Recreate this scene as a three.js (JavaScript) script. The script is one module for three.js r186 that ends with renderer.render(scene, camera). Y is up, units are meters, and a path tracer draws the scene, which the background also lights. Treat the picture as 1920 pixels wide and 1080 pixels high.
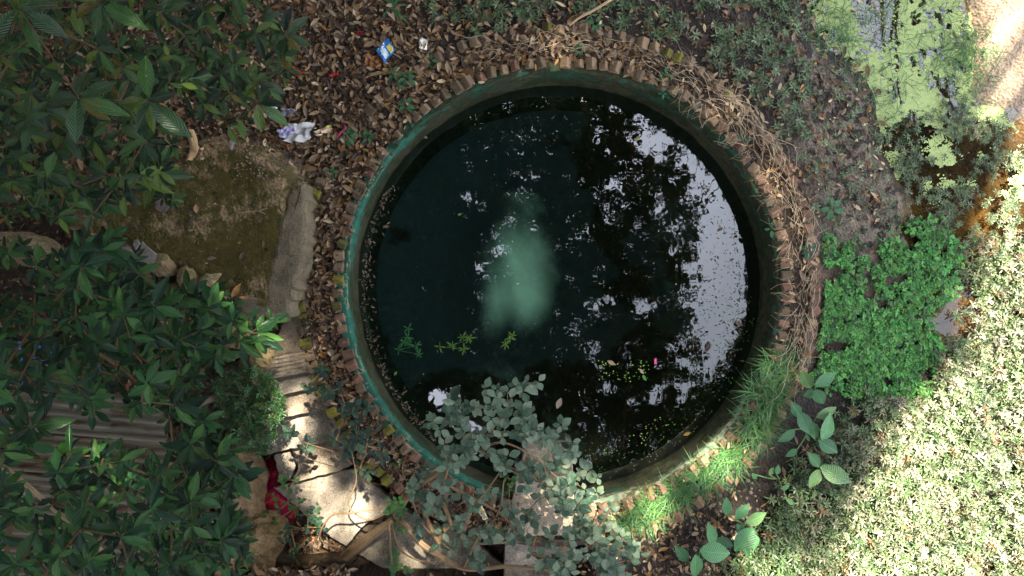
import * as THREE from 'three';
import { mergeGeometries } from 'three/addons/utils/BufferGeometryUtils.js';
import { RoundedBoxGeometry } from 'three/addons/geometries/RoundedBoxGeometry.js';
import { ImprovedNoise } from 'three/addons/math/ImprovedNoise.js';

// ---------------------------------------------------------------- camera, sky, sun, exposure
const CAM = 8, FPX = 1280;                       // camera height over the rim, pixels per unit slope (1920 x 1080)
const scene = new THREE.Scene();
const camera = new THREE.PerspectiveCamera(2 * Math.atan(540 / FPX) * 180 / Math.PI, 16 / 9, 0.1, 800);
camera.up.set(0, 0, -1); camera.position.set(0, CAM, 0); camera.lookAt(0, 0, 0);
const renderer = new THREE.WebGLRenderer({ antialias: true });
renderer.setSize(1024, 576);
renderer.toneMapping = THREE.LinearToneMapping;
renderer.toneMappingExposure = 8.8;
renderer.shadowMap.enabled = true;
const SUN_AZ = 24 * Math.PI / 180, SUN_EL = 60 * Math.PI / 180;
const SUN = new THREE.Vector3(Math.sin(SUN_AZ) * Math.cos(SUN_EL), Math.sin(SUN_EL), -Math.cos(SUN_AZ) * Math.cos(SUN_EL));
const sun = new THREE.DirectionalLight(new THREE.Color(1, 0.9, 0.75), 5.0);
sun.name = 'sun'; sun.position.copy(SUN).multiplyScalar(60); sun.castShadow = true; sun.shadow.radius = 2.3;
sun.shadow.mapSize.set(4096, 4096);
Object.assign(sun.shadow.camera, { left: -14, right: 14, top: 14, bottom: -14, near: 1, far: 120 });
scene.add(sun); scene.add(sun.target);

const noiseObj = new ImprovedNoise();
const N3 = (x, y, z = 0) => noiseObj.noise(x + 100.37, y + 57.11, z + 3.7);
const fbm = (x, y, o = 4) => { let s = 0, a = 0.5; for (let i = 0; i < o; i++) { s += a * N3(x, y, i * 7.3); x *= 2.03; y *= 2.03; a *= 0.5; } return s; };
let seed = 12345;
const reseed = (s) => { seed = s | 0; };
const rnd = () => { seed = (seed + 0x6d2b79f5) | 0; let t = Math.imul(seed ^ (seed >>> 15), 1 | seed); t = (t + Math.imul(t ^ (t >>> 7), 61 | t)) ^ t; return ((t ^ (t >>> 14)) >>> 0) / 4294967296; };
const rr = (a, b) => a + (b - a) * rnd();
const pick = (a) => a[Math.floor(rnd() * a.length)];
const clamp = (x, a = 0, b = 1) => Math.min(b, Math.max(a, x));
const sst = (a, b, x) => { const t = clamp((x - a) / (b - a)); return t * t * (3 - 2 * t); };
const lerp = (a, b, t) => a + (b - a) * t;
const V3 = THREE.Vector3;

{ // sky: pale hazy blue with soft bright cloud
  const W = 512, H = 256, d = new Float32Array(W * H * 4);
  for (let j = 0; j < H; j++) {
    const el = ((j + 0.5) / H - 0.5) * Math.PI;
    for (let i = 0; i < W; i++) {
      const az = ((i + 0.5) / W - 0.5) * 2 * Math.PI, x = Math.cos(az) * Math.cos(el), y = Math.sin(el), z = Math.sin(az) * Math.cos(el), o = (j * W + i) * 4;
      if (y < 0) { d[o] = 0.1; d[o + 1] = 0.09; d[o + 2] = 0.07; d[o + 3] = 1; continue; }
      const k = 1 / (y + 0.25), c = sst(-0.1, 0.35, fbm(x * k * 1.3 + 5, z * k * 1.3, 5) + 0.08);
      const cs = Math.max(0, x * SUN.x + y * SUN.y + z * SUN.z), glow = 0.35 * Math.pow(cs, 8);
      const b = 0.75 + glow + 0.15 * (1 - y);
      d[o] = lerp(0.28 * b, 0.51, c); d[o + 1] = lerp(0.31 * b, 0.545, c); d[o + 2] = lerp(0.365 * b, 0.65, c); d[o + 3] = 1;
    }
  }
  const t = new THREE.DataTexture(d, W, H, THREE.RGBAFormat, THREE.FloatType);
  t.mapping = THREE.EquirectangularReflectionMapping; t.magFilter = THREE.LinearFilter; t.minFilter = THREE.LinearFilter; t.needsUpdate = true;
  scene.background = t; scene.environment = t;
}

// ---------------------------------------------------------------- helpers
const P = (px, py, y = 0) => new V3((px - 960) / FPX * (CAM - y), y, (py - 540) / FPX * (CAM - y));   // where a measured spot lies at height y
const U = (x, z, y = 0) => [960 + x * FPX / (CAM - y), 540 + z * FPX / (CAM - y)];
const used = {};
const numbered = (n) => { used[n] = (used[n] ?? -1) + 1; return used[n] ? `${n}_${String(used[n]).padStart(3, '0')}` : n; };
function tag(o, label, category, group, kind) {
  if (label) o.userData.label = label; if (category) o.userData.category = category; if (group) o.userData.group = group; if (kind) o.userData.kind = kind;
  return o;
}
function thing(name, label, category, pos = new V3(), group) { const o = new THREE.Group(); o.name = numbered(name); o.position.copy(pos); scene.add(o); return tag(o, label, category, group); }
function mesh(name, geo, mat, parent = scene) { const m = new THREE.Mesh(geo, mat); m.name = parent === scene ? numbered(name) : name; m.castShadow = m.receiveShadow = true; parent.add(m); return m; }
function struct(name, geo, mat, label, category) { const m = mesh(name, geo, mat); m.userData.kind = 'structure'; return tag(m, label, category); }
function inst(name, geo, mat, list, parent = scene, kind = 'stuff') {
  const m = new THREE.InstancedMesh(geo, mat, list.length); m.name = parent === scene ? numbered(name) : name;
  list.forEach((e, i) => { m.setMatrixAt(i, e.m); if (e.c) m.setColorAt(i, e.c); });
  m.castShadow = m.receiveShadow = true; if (kind) m.userData.kind = kind; parent.add(m); return m;
}
const C = (r, g, b) => new THREE.Color().setRGB(r, g, b);
const std = (color, rough = 0.85, extra = {}) => new THREE.MeshStandardMaterial({ color, roughness: rough, side: THREE.DoubleSide, ...extra });
const phys = (color, rough = 0.5, extra = {}) => new THREE.MeshPhysicalMaterial({ color, roughness: rough, side: THREE.DoubleSide, ...extra });
const UP = new V3(0, 1, 0);
function mat4(pos, q, s = 1) { return new THREE.Matrix4().compose(pos, q, s.isVector3 ? s : new V3(s, s, s)); }
const yq = (a) => new THREE.Quaternion().setFromAxisAngle(UP, a);
function eq(x, y, z, order = 'YXZ') { return new THREE.Quaternion().setFromEuler(new THREE.Euler(x, y, z, order)); }
function inPoly(p, x, y) { let c = false; for (let i = 0, j = p.length - 1; i < p.length; j = i++) { const [xi, yi] = p[i], [xj, yj] = p[j]; if ((yi > y) !== (yj > y) && x < (xj - xi) * (y - yi) / (yj - yi) + xi) c = !c; } return c; }
function sdPoly(p, x, y) { // negative inside
  let d = 1e9; for (let i = 0, j = p.length - 1; i < p.length; j = i++) { const ax = p[j][0], ay = p[j][1], bx = p[i][0] - ax, by = p[i][1] - ay, t = clamp(((x - ax) * bx + (y - ay) * by) / (bx * bx + by * by)); d = Math.min(d, Math.hypot(x - ax - bx * t, y - ay - by * t)); }
  return inPoly(p, x, y) ? -d : d;
}
function tex(w, h, f, srgb = false, wrap = true) { // f(u,v) -> [r,g,b] linear 0..1
  const d = new Uint8Array(w * h * 4), enc = srgb ? (c) => (c <= 0.0031308 ? c * 12.92 : 1.055 * Math.pow(c, 1 / 2.4) - 0.055) : (c) => c;
  for (let j = 0; j < h; j++) for (let i = 0; i < w; i++) { const c = f(i / w, j / h, i, j), o = (j * w + i) * 4; for (let k = 0; k < 3; k++) d[o + k] = Math.round(255 * clamp(enc(clamp(c[k] ?? c[0])))); d[o + 3] = 255; }
  const t = new THREE.DataTexture(d, w, h); t.magFilter = THREE.LinearFilter; t.minFilter = THREE.LinearMipmapLinearFilter; t.generateMipmaps = true;
  if (wrap) t.wrapS = t.wrapT = THREE.RepeatWrapping; if (srgb) t.colorSpace = THREE.SRGBColorSpace; t.needsUpdate = true; return t;
}
const rep = (t, x, y = x) => { const c = t.clone(); c.repeat.set(x, y); c.needsUpdate = true; return c; };
// a leaf along +x, its face up
function leafGeo(L, W, { fold = 0.25, droop = 0.15, n = 5, peak = 0.5, wave = 0, stalk = 0 } = {}) {
  const p = [], uv = [], ix = [];
  for (let i = 0; i <= n; i++) {
    const t = i / n, e = Math.pow(t, Math.log(0.5) / Math.log(peak)), w = W / 2 * Math.pow(Math.max(0, Math.sin(Math.PI * clamp(e, 0.02, 0.985))), 0.85), x = stalk + t * L, y = -droop * L * t * t;
    for (const s of [-1, 0, 1]) { p.push(x, y + Math.abs(s) * w * fold + (s ? wave * Math.sin(t * 17 + s) : 0), s * w); uv.push(t, 0.5 + s * 0.5 * w / (W / 2)); }
    if (i < n) { const a = i * 3; for (const k of [0, 1]) ix.push(a + k, a + k + 1, a + k + 3, a + k + 1, a + k + 4, a + k + 3); }
  }
  const g = new THREE.BufferGeometry(); g.setAttribute('position', new THREE.Float32BufferAttribute(p, 3)); g.setAttribute('uv', new THREE.Float32BufferAttribute(uv, 2)); g.setIndex(ix); g.computeVertexNormals(); return g;
}
function tube(pts, r0, r1, seg = 6, sub = 4) { // tapered tube through points
  const curve = new THREE.CatmullRomCurve3(pts), n = Math.max(2, (pts.length - 1) * sub), g = new THREE.TubeGeometry(curve, n, 1, seg, false), pos = g.attributes.position;
  for (let i = 0; i <= n; i++) { const t = i / n, c = curve.getPointAt(t), r = lerp(r0, r1, t); for (let j = 0; j <= seg; j++) { const k = i * (seg + 1) + j, v = new V3().fromBufferAttribute(pos, k).sub(c).multiplyScalar(r).add(c); pos.setXYZ(k, v.x, v.y, v.z); } }
  g.computeVertexNormals(); return g;
}
function twig(a, b, r0, r1, seg = 4) { // a straight bit of twig
  const d = b.clone().sub(a), L = d.length() || 1e-4, g = new THREE.CylinderGeometry(r1, r0, L, seg, 1, true);
  g.applyQuaternion(new THREE.Quaternion().setFromUnitVectors(UP, d.divideScalar(L))); g.translate((a.x + b.x) / 2, (a.y + b.y) / 2, (a.z + b.z) / 2); return g;
}
function rough(g, amp, freq, off = 0) { // push vertices about along their direction from the centre
  const p = g.attributes.position, v = new V3(); for (let i = 0; i < p.count; i++) { v.fromBufferAttribute(p, i); const k = 1 + amp * (N3(v.x * freq + off, v.y * freq, v.z * freq) + 0.5 * N3(v.x * freq * 2.7 + off, v.y * freq * 2.7, v.z * freq * 2.7)); p.setXYZ(i, v.x * k, v.y * k, v.z * k); }
  g.computeVertexNormals(); return g;
}
function flatSlab(pts, yTop, thick, jit = 0.012, bevel = 0.012, offset = new V3()) { // a slab outlined by measured spots at its own height
  const w = pts.map(([a, b]) => P(a, b, yTop).sub(offset)), out = [];
  for (let i = 0; i < w.length; i++) { const a = w[i], b = w[(i + 1) % w.length], n = Math.max(1, Math.round(a.distanceTo(b) / 0.05)); for (let k = 0; k < n; k++) { const t = k / n, x = lerp(a.x, b.x, t), z = lerp(a.z, b.z, t); out.push(new THREE.Vector2(x + jit * N3(x * 9, z * 9, 1) + jit * 0.6 * N3(x * 31, z * 31, 4), -z + jit * N3(x * 9, z * 9, 9) + jit * 0.6 * N3(x * 31, z * 31, 14))); } }
  const g = new THREE.ExtrudeGeometry(new THREE.Shape(out), { depth: thick - 2 * bevel, bevelEnabled: true, bevelThickness: bevel, bevelSize: bevel, bevelOffset: -bevel, bevelSegments: 2, curveSegments: 1 });
  g.rotateX(-Math.PI / 2); g.translate(0, yTop - offset.y - thick + bevel, 0); return g;
}

// ---------------------------------------------------------------- the layout that was measured
const WELL = P(1054, 538), R_IN = 413 / 160, WATER_Y = -0.5, BED_Y = -2.1, MARSH_Y = -0.22;
const rOut = (a) => { const c = Math.cos(a), s = Math.sin(a); return (c > 0 ? lerp(484, 473, c) : lerp(484, 491, -c)) / 160 + (s > 0 ? -0.02 * s : 0); };
const MOSS = [[300, 300], [400, 262], [500, 275], [560, 315], [574, 350], [572, 430], [560, 520], [545, 580], [520, 598], [450, 585], [405, 545], [330, 505], [260, 470], [150, 440], [120, 380], [230, 330]];
const PATH = [[520, 590], [575, 590], [600, 690], [640, 790], [700, 880], [790, 955], [880, 1000], [945, 1020], [1110, 1030], [1100, 1120], [400, 1120], [300, 900], [350, 700], [470, 640]];
const MARSH = [[1450, -60], [1492, 0], [1520, 60], [1545, 105], [1600, 140], [1632, 190], [1640, 260], [1668, 330], [1700, 365], [1700, 430], [1745, 470], [1770, 540], [1745, 620], [1790, 700], [1850, 780], [1850, 900], [1870, 1000], [1830, 1140], [2400, 1140], [2400, -100]];
const SOUTH = [[1130, 1020], [1230, 985], [1340, 915], [1430, 850], [1500, 740], [1530, 600], [1535, 480], [1520, 390], [1600, 350], [1760, 420], [1780, 700], [1900, 900], [2300, 1000], [2300, 1300], [1100, 1300]];
function groundY(x, z) {
  const [px, py] = U(x, z);
  let y = 0.02 * fbm(x * 1.3, z * 1.3) + 0.012 * fbm(x * 6, z * 6, 3);
  const far = Math.max(0, Math.hypot(x, z) - 9); y += 0.3 * sst(0, 30, far) * fbm(x * 0.05, z * 0.05);
  if (px > -500 && px < 2500 && py > -400 && py < 1500) {
    const m = sdPoly(MOSS, px, py); y += 0.34 * sst(14, -26, m) + (m < 0 ? 0.05 * fbm(x * 2.5, z * 2.5) : 0);
    const p = sdPoly(PATH, px, py); y -= sst(8, -14, p) * lerp(0.05, 0.86, sst(600, 900, py + (px < 480 ? 60 : 0)));
    const w = sdPoly(MARSH, px + 14 * N3(x * 3, z * 3), py + 14 * N3(x * 3, z * 3, 5));
    y -= 0.09 * sst(160, 20, w) + 0.17 * sst(30, -60, w) + 0.06 * sst(-20, -200, w);
    y += 0.16 * sst(1815, 1880, px + 20 * N3(x * 2, z * 2)) * sst(250, 150, py);
    const so = sdPoly(SOUTH, px, py); y -= 0.08 * sst(10, -30, so);
    const r = Math.hypot(x - WELL.x, z - WELL.z); if (r < R_IN + 0.5 && r > R_IN) y = lerp(y, -0.02 + 0.02 * fbm(x * 4, z * 4), sst(R_IN + 0.46, R_IN + 0.4, r));
  }
  return y;
}
const onG = (px, py, lift = 0) => { let y = 0; for (let k = 0; k < 4; k++) { const q = P(px, py, y); y = groundY(q.x, q.z); } return P(px, py, y).setY(y + lift); };

// ---------------------------------------------------------------- ground
{
  const W = 2048, H = 1280, X0 = -8, X1 = 8, Z0 = -5, Z1 = 5, hmap = new Float32Array(W * H);
  const soil = [0.04, 0.027, 0.017], dust = [0.12, 0.08, 0.05], mud = [0.2, 0.155, 0.11], dark = [0.022, 0.017, 0.013], moss = [0.095, 0.074, 0.012], bed = [0.12, 0.075, 0.022], tan = [0.36, 0.26, 0.17];
  const mix = (a, b, t) => [lerp(a[0], b[0], t), lerp(a[1], b[1], t), lerp(a[2], b[2], t)];
  const ground = tex(W, H, (u, v, i, j) => {
    const x = lerp(X0, X1, u), z = lerp(Z0, Z1, v), [px, py] = U(x, z), n1 = fbm(x * 1.7, z * 1.7, 3), n2 = fbm(x * 9 + 30, z * 9, 3), n3 = fbm(x * 38, z * 38 + 9, 2), grit = ((Math.imul(i * 374761 + j * 668265, 0x27d4eb2d) >>> 8) & 255) / 255;
    let c = mix(soil, dust, clamp(0.25 + n1 * 0.9 + n2 * 0.8));
    const m = sdPoly(MOSS, px, py);
    if (m < 40) { const inside = sst(30, -20, m + 40 * n2); const mo = sst(-0.16, 0.14, n1 * 0.7 + n2 * 0.8 + 0.05); c = mix(c, mix([0.24, 0.16, 0.08], mix(moss, [0.05, 0.045, 0.008], clamp(0.5 + 2 * n3)), mo), inside); }
    const w = sdPoly(MARSH, px, py);
    if (w < 260 && px > 1380) { const a = sst(230, 60, w + 120 * n1) * sst(640, 420, py); c = mix(c, mix(mix(mud, [0.08, 0.06, 0.045], sst(-0.1, 0.15, n3 * 2 + n2)), dark, sst(0.0, 0.16, n2 + 0.5 * n1)), a); const b = sst(10, -20, w + 20 * n2); c = mix(c, mix(mix([0.03, 0.026, 0.02], bed, sst(240, 460, py)), [0.03, 0.02, 0.007], sst(-0.1, 0.3, n1 + n2 * 0.6)), b); }
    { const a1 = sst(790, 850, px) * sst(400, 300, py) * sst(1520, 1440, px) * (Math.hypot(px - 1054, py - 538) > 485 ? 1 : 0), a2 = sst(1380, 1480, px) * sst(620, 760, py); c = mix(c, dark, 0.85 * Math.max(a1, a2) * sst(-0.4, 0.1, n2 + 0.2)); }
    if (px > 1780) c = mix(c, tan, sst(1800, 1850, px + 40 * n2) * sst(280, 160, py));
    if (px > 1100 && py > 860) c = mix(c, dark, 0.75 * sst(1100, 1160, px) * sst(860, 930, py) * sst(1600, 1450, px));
    const p = sdPoly(PATH, px, py); if (p < 10) c = mix(c, mix([0.05, 0.035, 0.025], [0.2, 0.145, 0.09], clamp(0.3 + n1 + n2)), sst(10, -6, p) * sst(560, 480, px));
    const k = 1 + 1.1 * n3 + 0.35 * (grit - 0.5); hmap[j * W + i] = clamp(0.5 + 0.7 * n2 + 0.9 * n3 + 0.15 * (grit - 0.5));
    return [c[0] * k, c[1] * k, c[2] * k];
  }, true, false);
  const bump = tex(W, H, (u, v, i, j) => { const h = hmap[j * W + i]; return [h, h, h]; }, false, false);
  const axis = (a, b, st, far) => { const o = []; for (let t = a; t <= b + 1e-6; t += st) o.push(t); const lo = [], hi = []; let d = st; for (let t = st; t < far; t += d) { d *= 1.5; lo.unshift(a - t); hi.push(b + t); } return [...lo, ...o, ...hi]; };
  const xs = axis(-7.6, 7.6, 0.04, 300), zs = axis(-4.8, 4.8, 0.04, 300), pos = [], uv = [], ix = [], nx = xs.length;
  for (const z of zs) for (const x of xs) { pos.push(x, groundY(x, z), z); uv.push((x - X0) / (X1 - X0), (z - Z0) / (Z1 - Z0)); }
  const inside = (k) => Math.hypot(pos[k * 3] - WELL.x, pos[k * 3 + 2] - WELL.z) < R_IN + 0.02;
  for (let j = 0; j + 1 < zs.length; j++) for (let i = 0; i + 1 < nx; i++) { const a = j * nx + i, b = a + 1, c = a + nx, d = c + 1; if (inside(a) || inside(b) || inside(c) || inside(d)) continue; ix.push(a, c, b, b, c, d); }
  const g = new THREE.BufferGeometry(); g.setAttribute('position', new THREE.Float32BufferAttribute(pos, 3)); g.setAttribute('uv', new THREE.Float32BufferAttribute(uv, 2)); g.setIndex(ix); g.computeVertexNormals();
  ground.wrapS = ground.wrapT = bump.wrapS = bump.wrapT = THREE.MirroredRepeatWrapping;
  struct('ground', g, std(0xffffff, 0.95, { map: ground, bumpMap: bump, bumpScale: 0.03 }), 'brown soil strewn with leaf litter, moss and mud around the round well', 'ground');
}
// ---------------------------------------------------------------- the well's water and bed
{
  const g = new THREE.CircleGeometry(R_IN, 96); g.rotateX(-Math.PI / 2); g.translate(WELL.x, WATER_Y, WELL.z);
  const rip = tex(512, 512, (u, v) => { const a = 0.5 + 0.5 * N3(Math.cos(u * 6.283) * 6, Math.sin(u * 6.283) * 6, Math.cos(v * 6.283) * 6 + Math.sin(v * 6.283) * 3); return [a, a, a]; });
  struct('pool_water', g, phys(C(0.32, 0.44, 0.435), 0.0, { transmission: 1, thickness: 0, ior: 2.0, bumpMap: rep(rip, 2), bumpScale: 0.0005 }), 'dark still water inside the round well', 'water');
  const bt = tex(1024, 1024, (u, v) => {
    const x = (u - 0.5) * 2 * R_IN + WELL.x, z = (v - 0.5) * 2 * R_IN + WELL.z, n = fbm(x * 1.4, z * 1.4, 4), n2 = fbm(x * 7, z * 7, 3);
    const algae = sst(-0.02, 0.12, fbm(x * 1.1 + 28.6, z * 1.1 + 6.5, 4) + 0.15 * n2 + 0.3 * sst(0.3, 1.8, x) + 0.3 * sst(0.9, 1.7, z) - 0.19), s = [0.066, 0.094, 0.082], al = [0.03, 0.022, 0.011];
    const k = 1 + 0.16 * n2; return [0, 1, 2].map((i) => lerp(s[i], al[i], algae) * k);
  }, true, false);
  const b = new THREE.PlaneGeometry(2 * R_IN + 0.2, 2 * R_IN + 0.2, 60, 60); b.rotateX(-Math.PI / 2); const p = b.attributes.position;
  for (let i = 0; i < p.count; i++) { const x = p.getX(i), z = p.getZ(i); p.setY(i, 0.5 * sst(1.5, 2.7, Math.hypot(x, z)) + 0.12 * fbm(x * 1.5, z * 1.5)); }
  b.computeVertexNormals(); b.translate(WELL.x, BED_Y, WELL.z);
  const uvs = b.attributes.uv; for (let i = 0; i < uvs.count; i++) uvs.setXY(i, (p.getX(i) - WELL.x) / (2 * R_IN) + 0.5, (p.getZ(i) - WELL.z) / (2 * R_IN) + 0.5);
  struct('pool_bed', b, std(0xffffff, 1, { map: bt }), 'pale green silt and brown algae on the floor of the well', 'pool bed');
}
// ---------------------------------------------------------------- the well: lining, painted rim, brick crown
const brickTex = tex(256, 256, (u, v) => { const n = fbm(u * 6, v * 6, 4), g = fbm(u * 40, v * 40, 2), k = 1 + 0.8 * n + 0.6 * g; return [0.9 * k, 0.85 * k, 0.8 * k]; }, true);
const brickBump = tex(256, 256, (u, v) => { const n = 0.5 + 0.6 * fbm(u * 12, v * 12, 4); return [n, n, n]; });
const brickMat = (c) => std(c, 0.92, { map: brickTex, bumpMap: brickBump, bumpScale: 0.006 });
const BRICKS = { red: [C(0.2, 0.105, 0.065), C(0.26, 0.15, 0.095), C(0.16, 0.095, 0.06)].map(brickMat), tan: [C(0.27, 0.19, 0.11), C(0.2, 0.14, 0.085), C(0.15, 0.11, 0.065)].map(brickMat), moss: [C(0.15, 0.135, 0.022), C(0.21, 0.19, 0.026), C(0.11, 0.1, 0.024)].map(brickMat) };
reseed(77);
const brickGeos = [0, 1, 2, 3].map((k) => { const g = new RoundedBoxGeometry(0.12, 0.105, 0.098, 2, 0.012); rough(g, 0.14, 12, k * 5.3); return g; });
function crown(parent, radius, count, y, colour) {
  for (let i = 0; i < count; i++) {
    const a = i / count * Math.PI * 2 + rr(-0.006, 0.006), r = radius(a) + rr(-0.014, 0.014), kind = colour(a);
    if (!kind || rnd() < 0.05) continue;
    const m = mesh('brick', brickGeos[i % 4], BRICKS[kind][Math.floor(rnd() * 3)], parent);
    m.position.set(Math.cos(a) * r, y + rr(-0.044, 0.008), Math.sin(a) * r);
    m.rotation.order = 'YXZ'; m.rotation.set(Math.PI / 4 + rr(-0.34, 0.34), -a + rr(-0.16, 0.16), rr(-0.16, 0.16));
    const sc = rr(0.8, 1.02); m.scale.set(sc * rr(0.9, 1.12), sc * rr(0.88, 1.06), sc * rr(0.88, 1.06));
  }
}
const deg = (a) => ((a * 180 / Math.PI) % 360 + 360) % 360;   // 0 = right, 90 = bottom, 180 = left, 270 = top of the picture
{
  const well = thing('round_well', 'large round well with a brick crown and flaking green painted rim around dark water', 'well', new V3(WELL.x, 0, WELL.z));
  const N = 192, prof = [[R_IN + 0.07, -0.25], [R_IN + 0.065, 0.0], [R_IN + 0.05, 0.012], [R_IN - 0.04, 0.012], [R_IN - 0.058, 0.0], [R_IN - 0.064, -0.03], [R_IN - 0.068, -0.14], [R_IN - 0.078, -0.5], [R_IN - 0.09, -2.6]], vs = [0, 0.04, 0.06, 0.16, 0.2, 0.25, 0.36, 0.7, 1], pos = [], uv = [], ix = [];
  for (let i = 0; i <= N; i++) { const a = i / N * Math.PI * 2; prof.forEach(([r, y], k) => { const e = 0.012 * N3(Math.cos(a) * 14, Math.sin(a) * 14, y * 6) + 0.012 * N3(Math.cos(a) * 4, Math.sin(a) * 4, y * 3); pos.push(Math.cos(a) * (r + e), y + (k > 0 && k < 6 ? e * 0.6 : 0), Math.sin(a) * (r + e)); uv.push(i / N, vs[k]); }); }
  const K = prof.length; for (let i = 0; i < N; i++) for (let k = 0; k + 1 < K; k++) { const a = i * K + k, b = a + 1, c = a + K, d = c + 1; ix.push(a, c, b, b, c, d); }
  const g = new THREE.BufferGeometry(); g.setAttribute('position', new THREE.Float32BufferAttribute(pos, 3)); g.setAttribute('uv', new THREE.Float32BufferAttribute(uv, 2)); g.setIndex(ix); g.computeVertexNormals();
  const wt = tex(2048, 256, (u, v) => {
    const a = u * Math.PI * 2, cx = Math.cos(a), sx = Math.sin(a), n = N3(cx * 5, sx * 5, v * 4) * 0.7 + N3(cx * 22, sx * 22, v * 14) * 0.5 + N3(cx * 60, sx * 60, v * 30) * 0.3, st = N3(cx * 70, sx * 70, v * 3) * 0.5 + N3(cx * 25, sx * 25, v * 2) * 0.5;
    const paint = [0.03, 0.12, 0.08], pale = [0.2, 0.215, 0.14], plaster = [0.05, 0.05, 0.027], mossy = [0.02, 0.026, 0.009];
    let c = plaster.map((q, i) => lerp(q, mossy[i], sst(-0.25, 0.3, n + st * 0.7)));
    const up = sst(0.36, 0.26, v + 0.2 * n + 0.06 * st); if (up > 0) { const deg_ = u * 360, cover = sst(98, 125, deg_) * sst(250, 205, deg_), fl = sst(-0.02, 0.14, n + 0.4 * st - 0.02), worn = sst(0.25 - 0.62 * (1 - cover), 0.4 - 0.62 * (1 - cover), n + 0.3 * st + 0.1); if (deg_ > 30 && deg_ < 100) c = c.map((q, i) => lerp(q, pale[i], up * sst(-0.2, 0.1, n))); else c = c.map((q, i) => lerp(q, lerp(paint[i], pale[i], fl), up * (1 - worn))); }  // top and right rim shade painted in as missing paint, mixed with real wear
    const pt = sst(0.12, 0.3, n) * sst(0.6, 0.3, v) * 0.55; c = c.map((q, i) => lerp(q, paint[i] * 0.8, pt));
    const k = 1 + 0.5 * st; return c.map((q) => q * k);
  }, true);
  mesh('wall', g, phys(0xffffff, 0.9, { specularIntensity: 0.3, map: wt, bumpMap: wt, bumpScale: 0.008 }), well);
  crown(well, () => R_IN + 0.045, 113, 0.035, (a) => { const d = deg(a); if (d > 84 && d < 100) return null; if (d > 200 && d < 320) return rnd() < 0.88 ? 'tan' : 'red'; if (d > 140 && d <= 200) return rnd() < 0.15 ? 'moss' : rnd() < 0.5 ? 'red' : 'tan'; return rnd() < 0.75 ? 'red' : 'tan'; });
  const ring = thing('brick_edging', 'outer ring of tilted edging bricks around the planted strip of the well', 'brick edging', new V3(WELL.x, 0, WELL.z));
  const fp = [], fi = [], fu = []; for (let i = 0; i <= N; i++) { const a = i / N * Math.PI * 2, r = rOut(a), low = deg(a) > 85 && deg(a) < 215 ? -0.85 : -0.35; [[r - 0.075, low], [r - 0.07, 0.0], [r + 0.04, 0.0], [r + 0.085, low]].forEach(([q, y], k) => { const e = 0.02 * N3(Math.cos(a) * 20, Math.sin(a) * 20, y * 5 + k); fp.push(Math.cos(a) * (q + e), y + e * 0.5, Math.sin(a) * (q + e)); fu.push(i / N * 19, k * 0.3); }); }
  for (let i = 0; i < N; i++) for (let k = 0; k < 3; k++) { const a = i * 4 + k; fi.push(a, a + 4, a + 1, a + 1, a + 4, a + 5); }
  const fg = new THREE.BufferGeometry(); fg.setAttribute('position', new THREE.Float32BufferAttribute(fp, 3)); fg.setAttribute('uv', new THREE.Float32BufferAttribute(fu, 2)); fg.setIndex(fi); fg.computeVertexNormals();
  mesh('footing', fg, brickMat(C(0.09, 0.066, 0.045)), ring);
  crown(ring, rOut, 131, 0.028, (a) => { const d = deg(a); if (d > 84 && d < 101) return null; if (d > 205 && d < 262) return rnd() < 0.6 ? 'tan' : null; if (d > 130 && d <= 205) return rnd() < 0.72 ? 'moss' : 'tan'; if (d > 240 && d < 320) return rnd() < 0.7 ? 'tan' : 'moss'; return rnd() < 0.8 ? 'red' : 'tan'; });
}
// ---------------------------------------------------------------- marsh water
{
  const g = new THREE.ShapeGeometry(new THREE.Shape([[3.2, 7], [40, 7], [40, -40], [3.2, -40], [3.2, -2.2], [4.0, -1.0], [4.3, 0], [4.3, 1.2]].map(([x, z]) => new THREE.Vector2(x, -z)))); g.rotateX(-Math.PI / 2); g.translate(0, MARSH_Y, 0);
  struct('marsh_water', g, phys(C(0.75, 0.66, 0.5), 0.02, { transmission: 1, thickness: 0, ior: 1.8 }), 'shallow brown marsh water with duckweed to the right of the well', 'water');
}
// ---------------------------------------------------------------- concrete
const conTex = tex(512, 512, (u, v) => { const n = fbm(u * 5, v * 5, 5), g = fbm(u * 60, v * 60, 2), st = sst(0.08, 0.25, fbm(u * 3 + 9, v * 3, 4)), cr = Math.abs(fbm(u * 2.2 + 5, v * 2.2 + 1, 5)) < 0.006 ? 0.45 : 1, k = (1 + 0.6 * n + 0.9 * g) * cr; return [0.29 * k * (1 - 0.35 * st), 0.25 * k * (1 - 0.35 * st), 0.195 * k * (1 - 0.38 * st)]; }, true);
const conBump = tex(512, 512, (u, v) => { const n = 0.5 + 0.5 * fbm(u * 9, v * 9, 4) + 0.4 * fbm(u * 70, v * 70, 2); return [n, n, n]; });
const concrete = (c = 0xffffff) => std(c, 0.9, { map: conTex, bumpMap: conBump, bumpScale: 0.014 });
const conA = concrete(), conB = concrete(C(0.92, 0.86, 0.78)), conDark = concrete(C(0.5, 0.45, 0.38)), conMoss = concrete(C(0.55, 0.55, 0.3)), kerbMat = concrete(C(0.55, 0.5, 0.38));
function slabThing(name, label, cat, pts, y, th, mat, group) { const o = thing(name, label, cat, P(pts[0][0], pts[0][1], y - th), group); mesh('slab', flatSlab(pts, y, th, 0.014, 0.013, o.position), mat, o); return o; }
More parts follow.
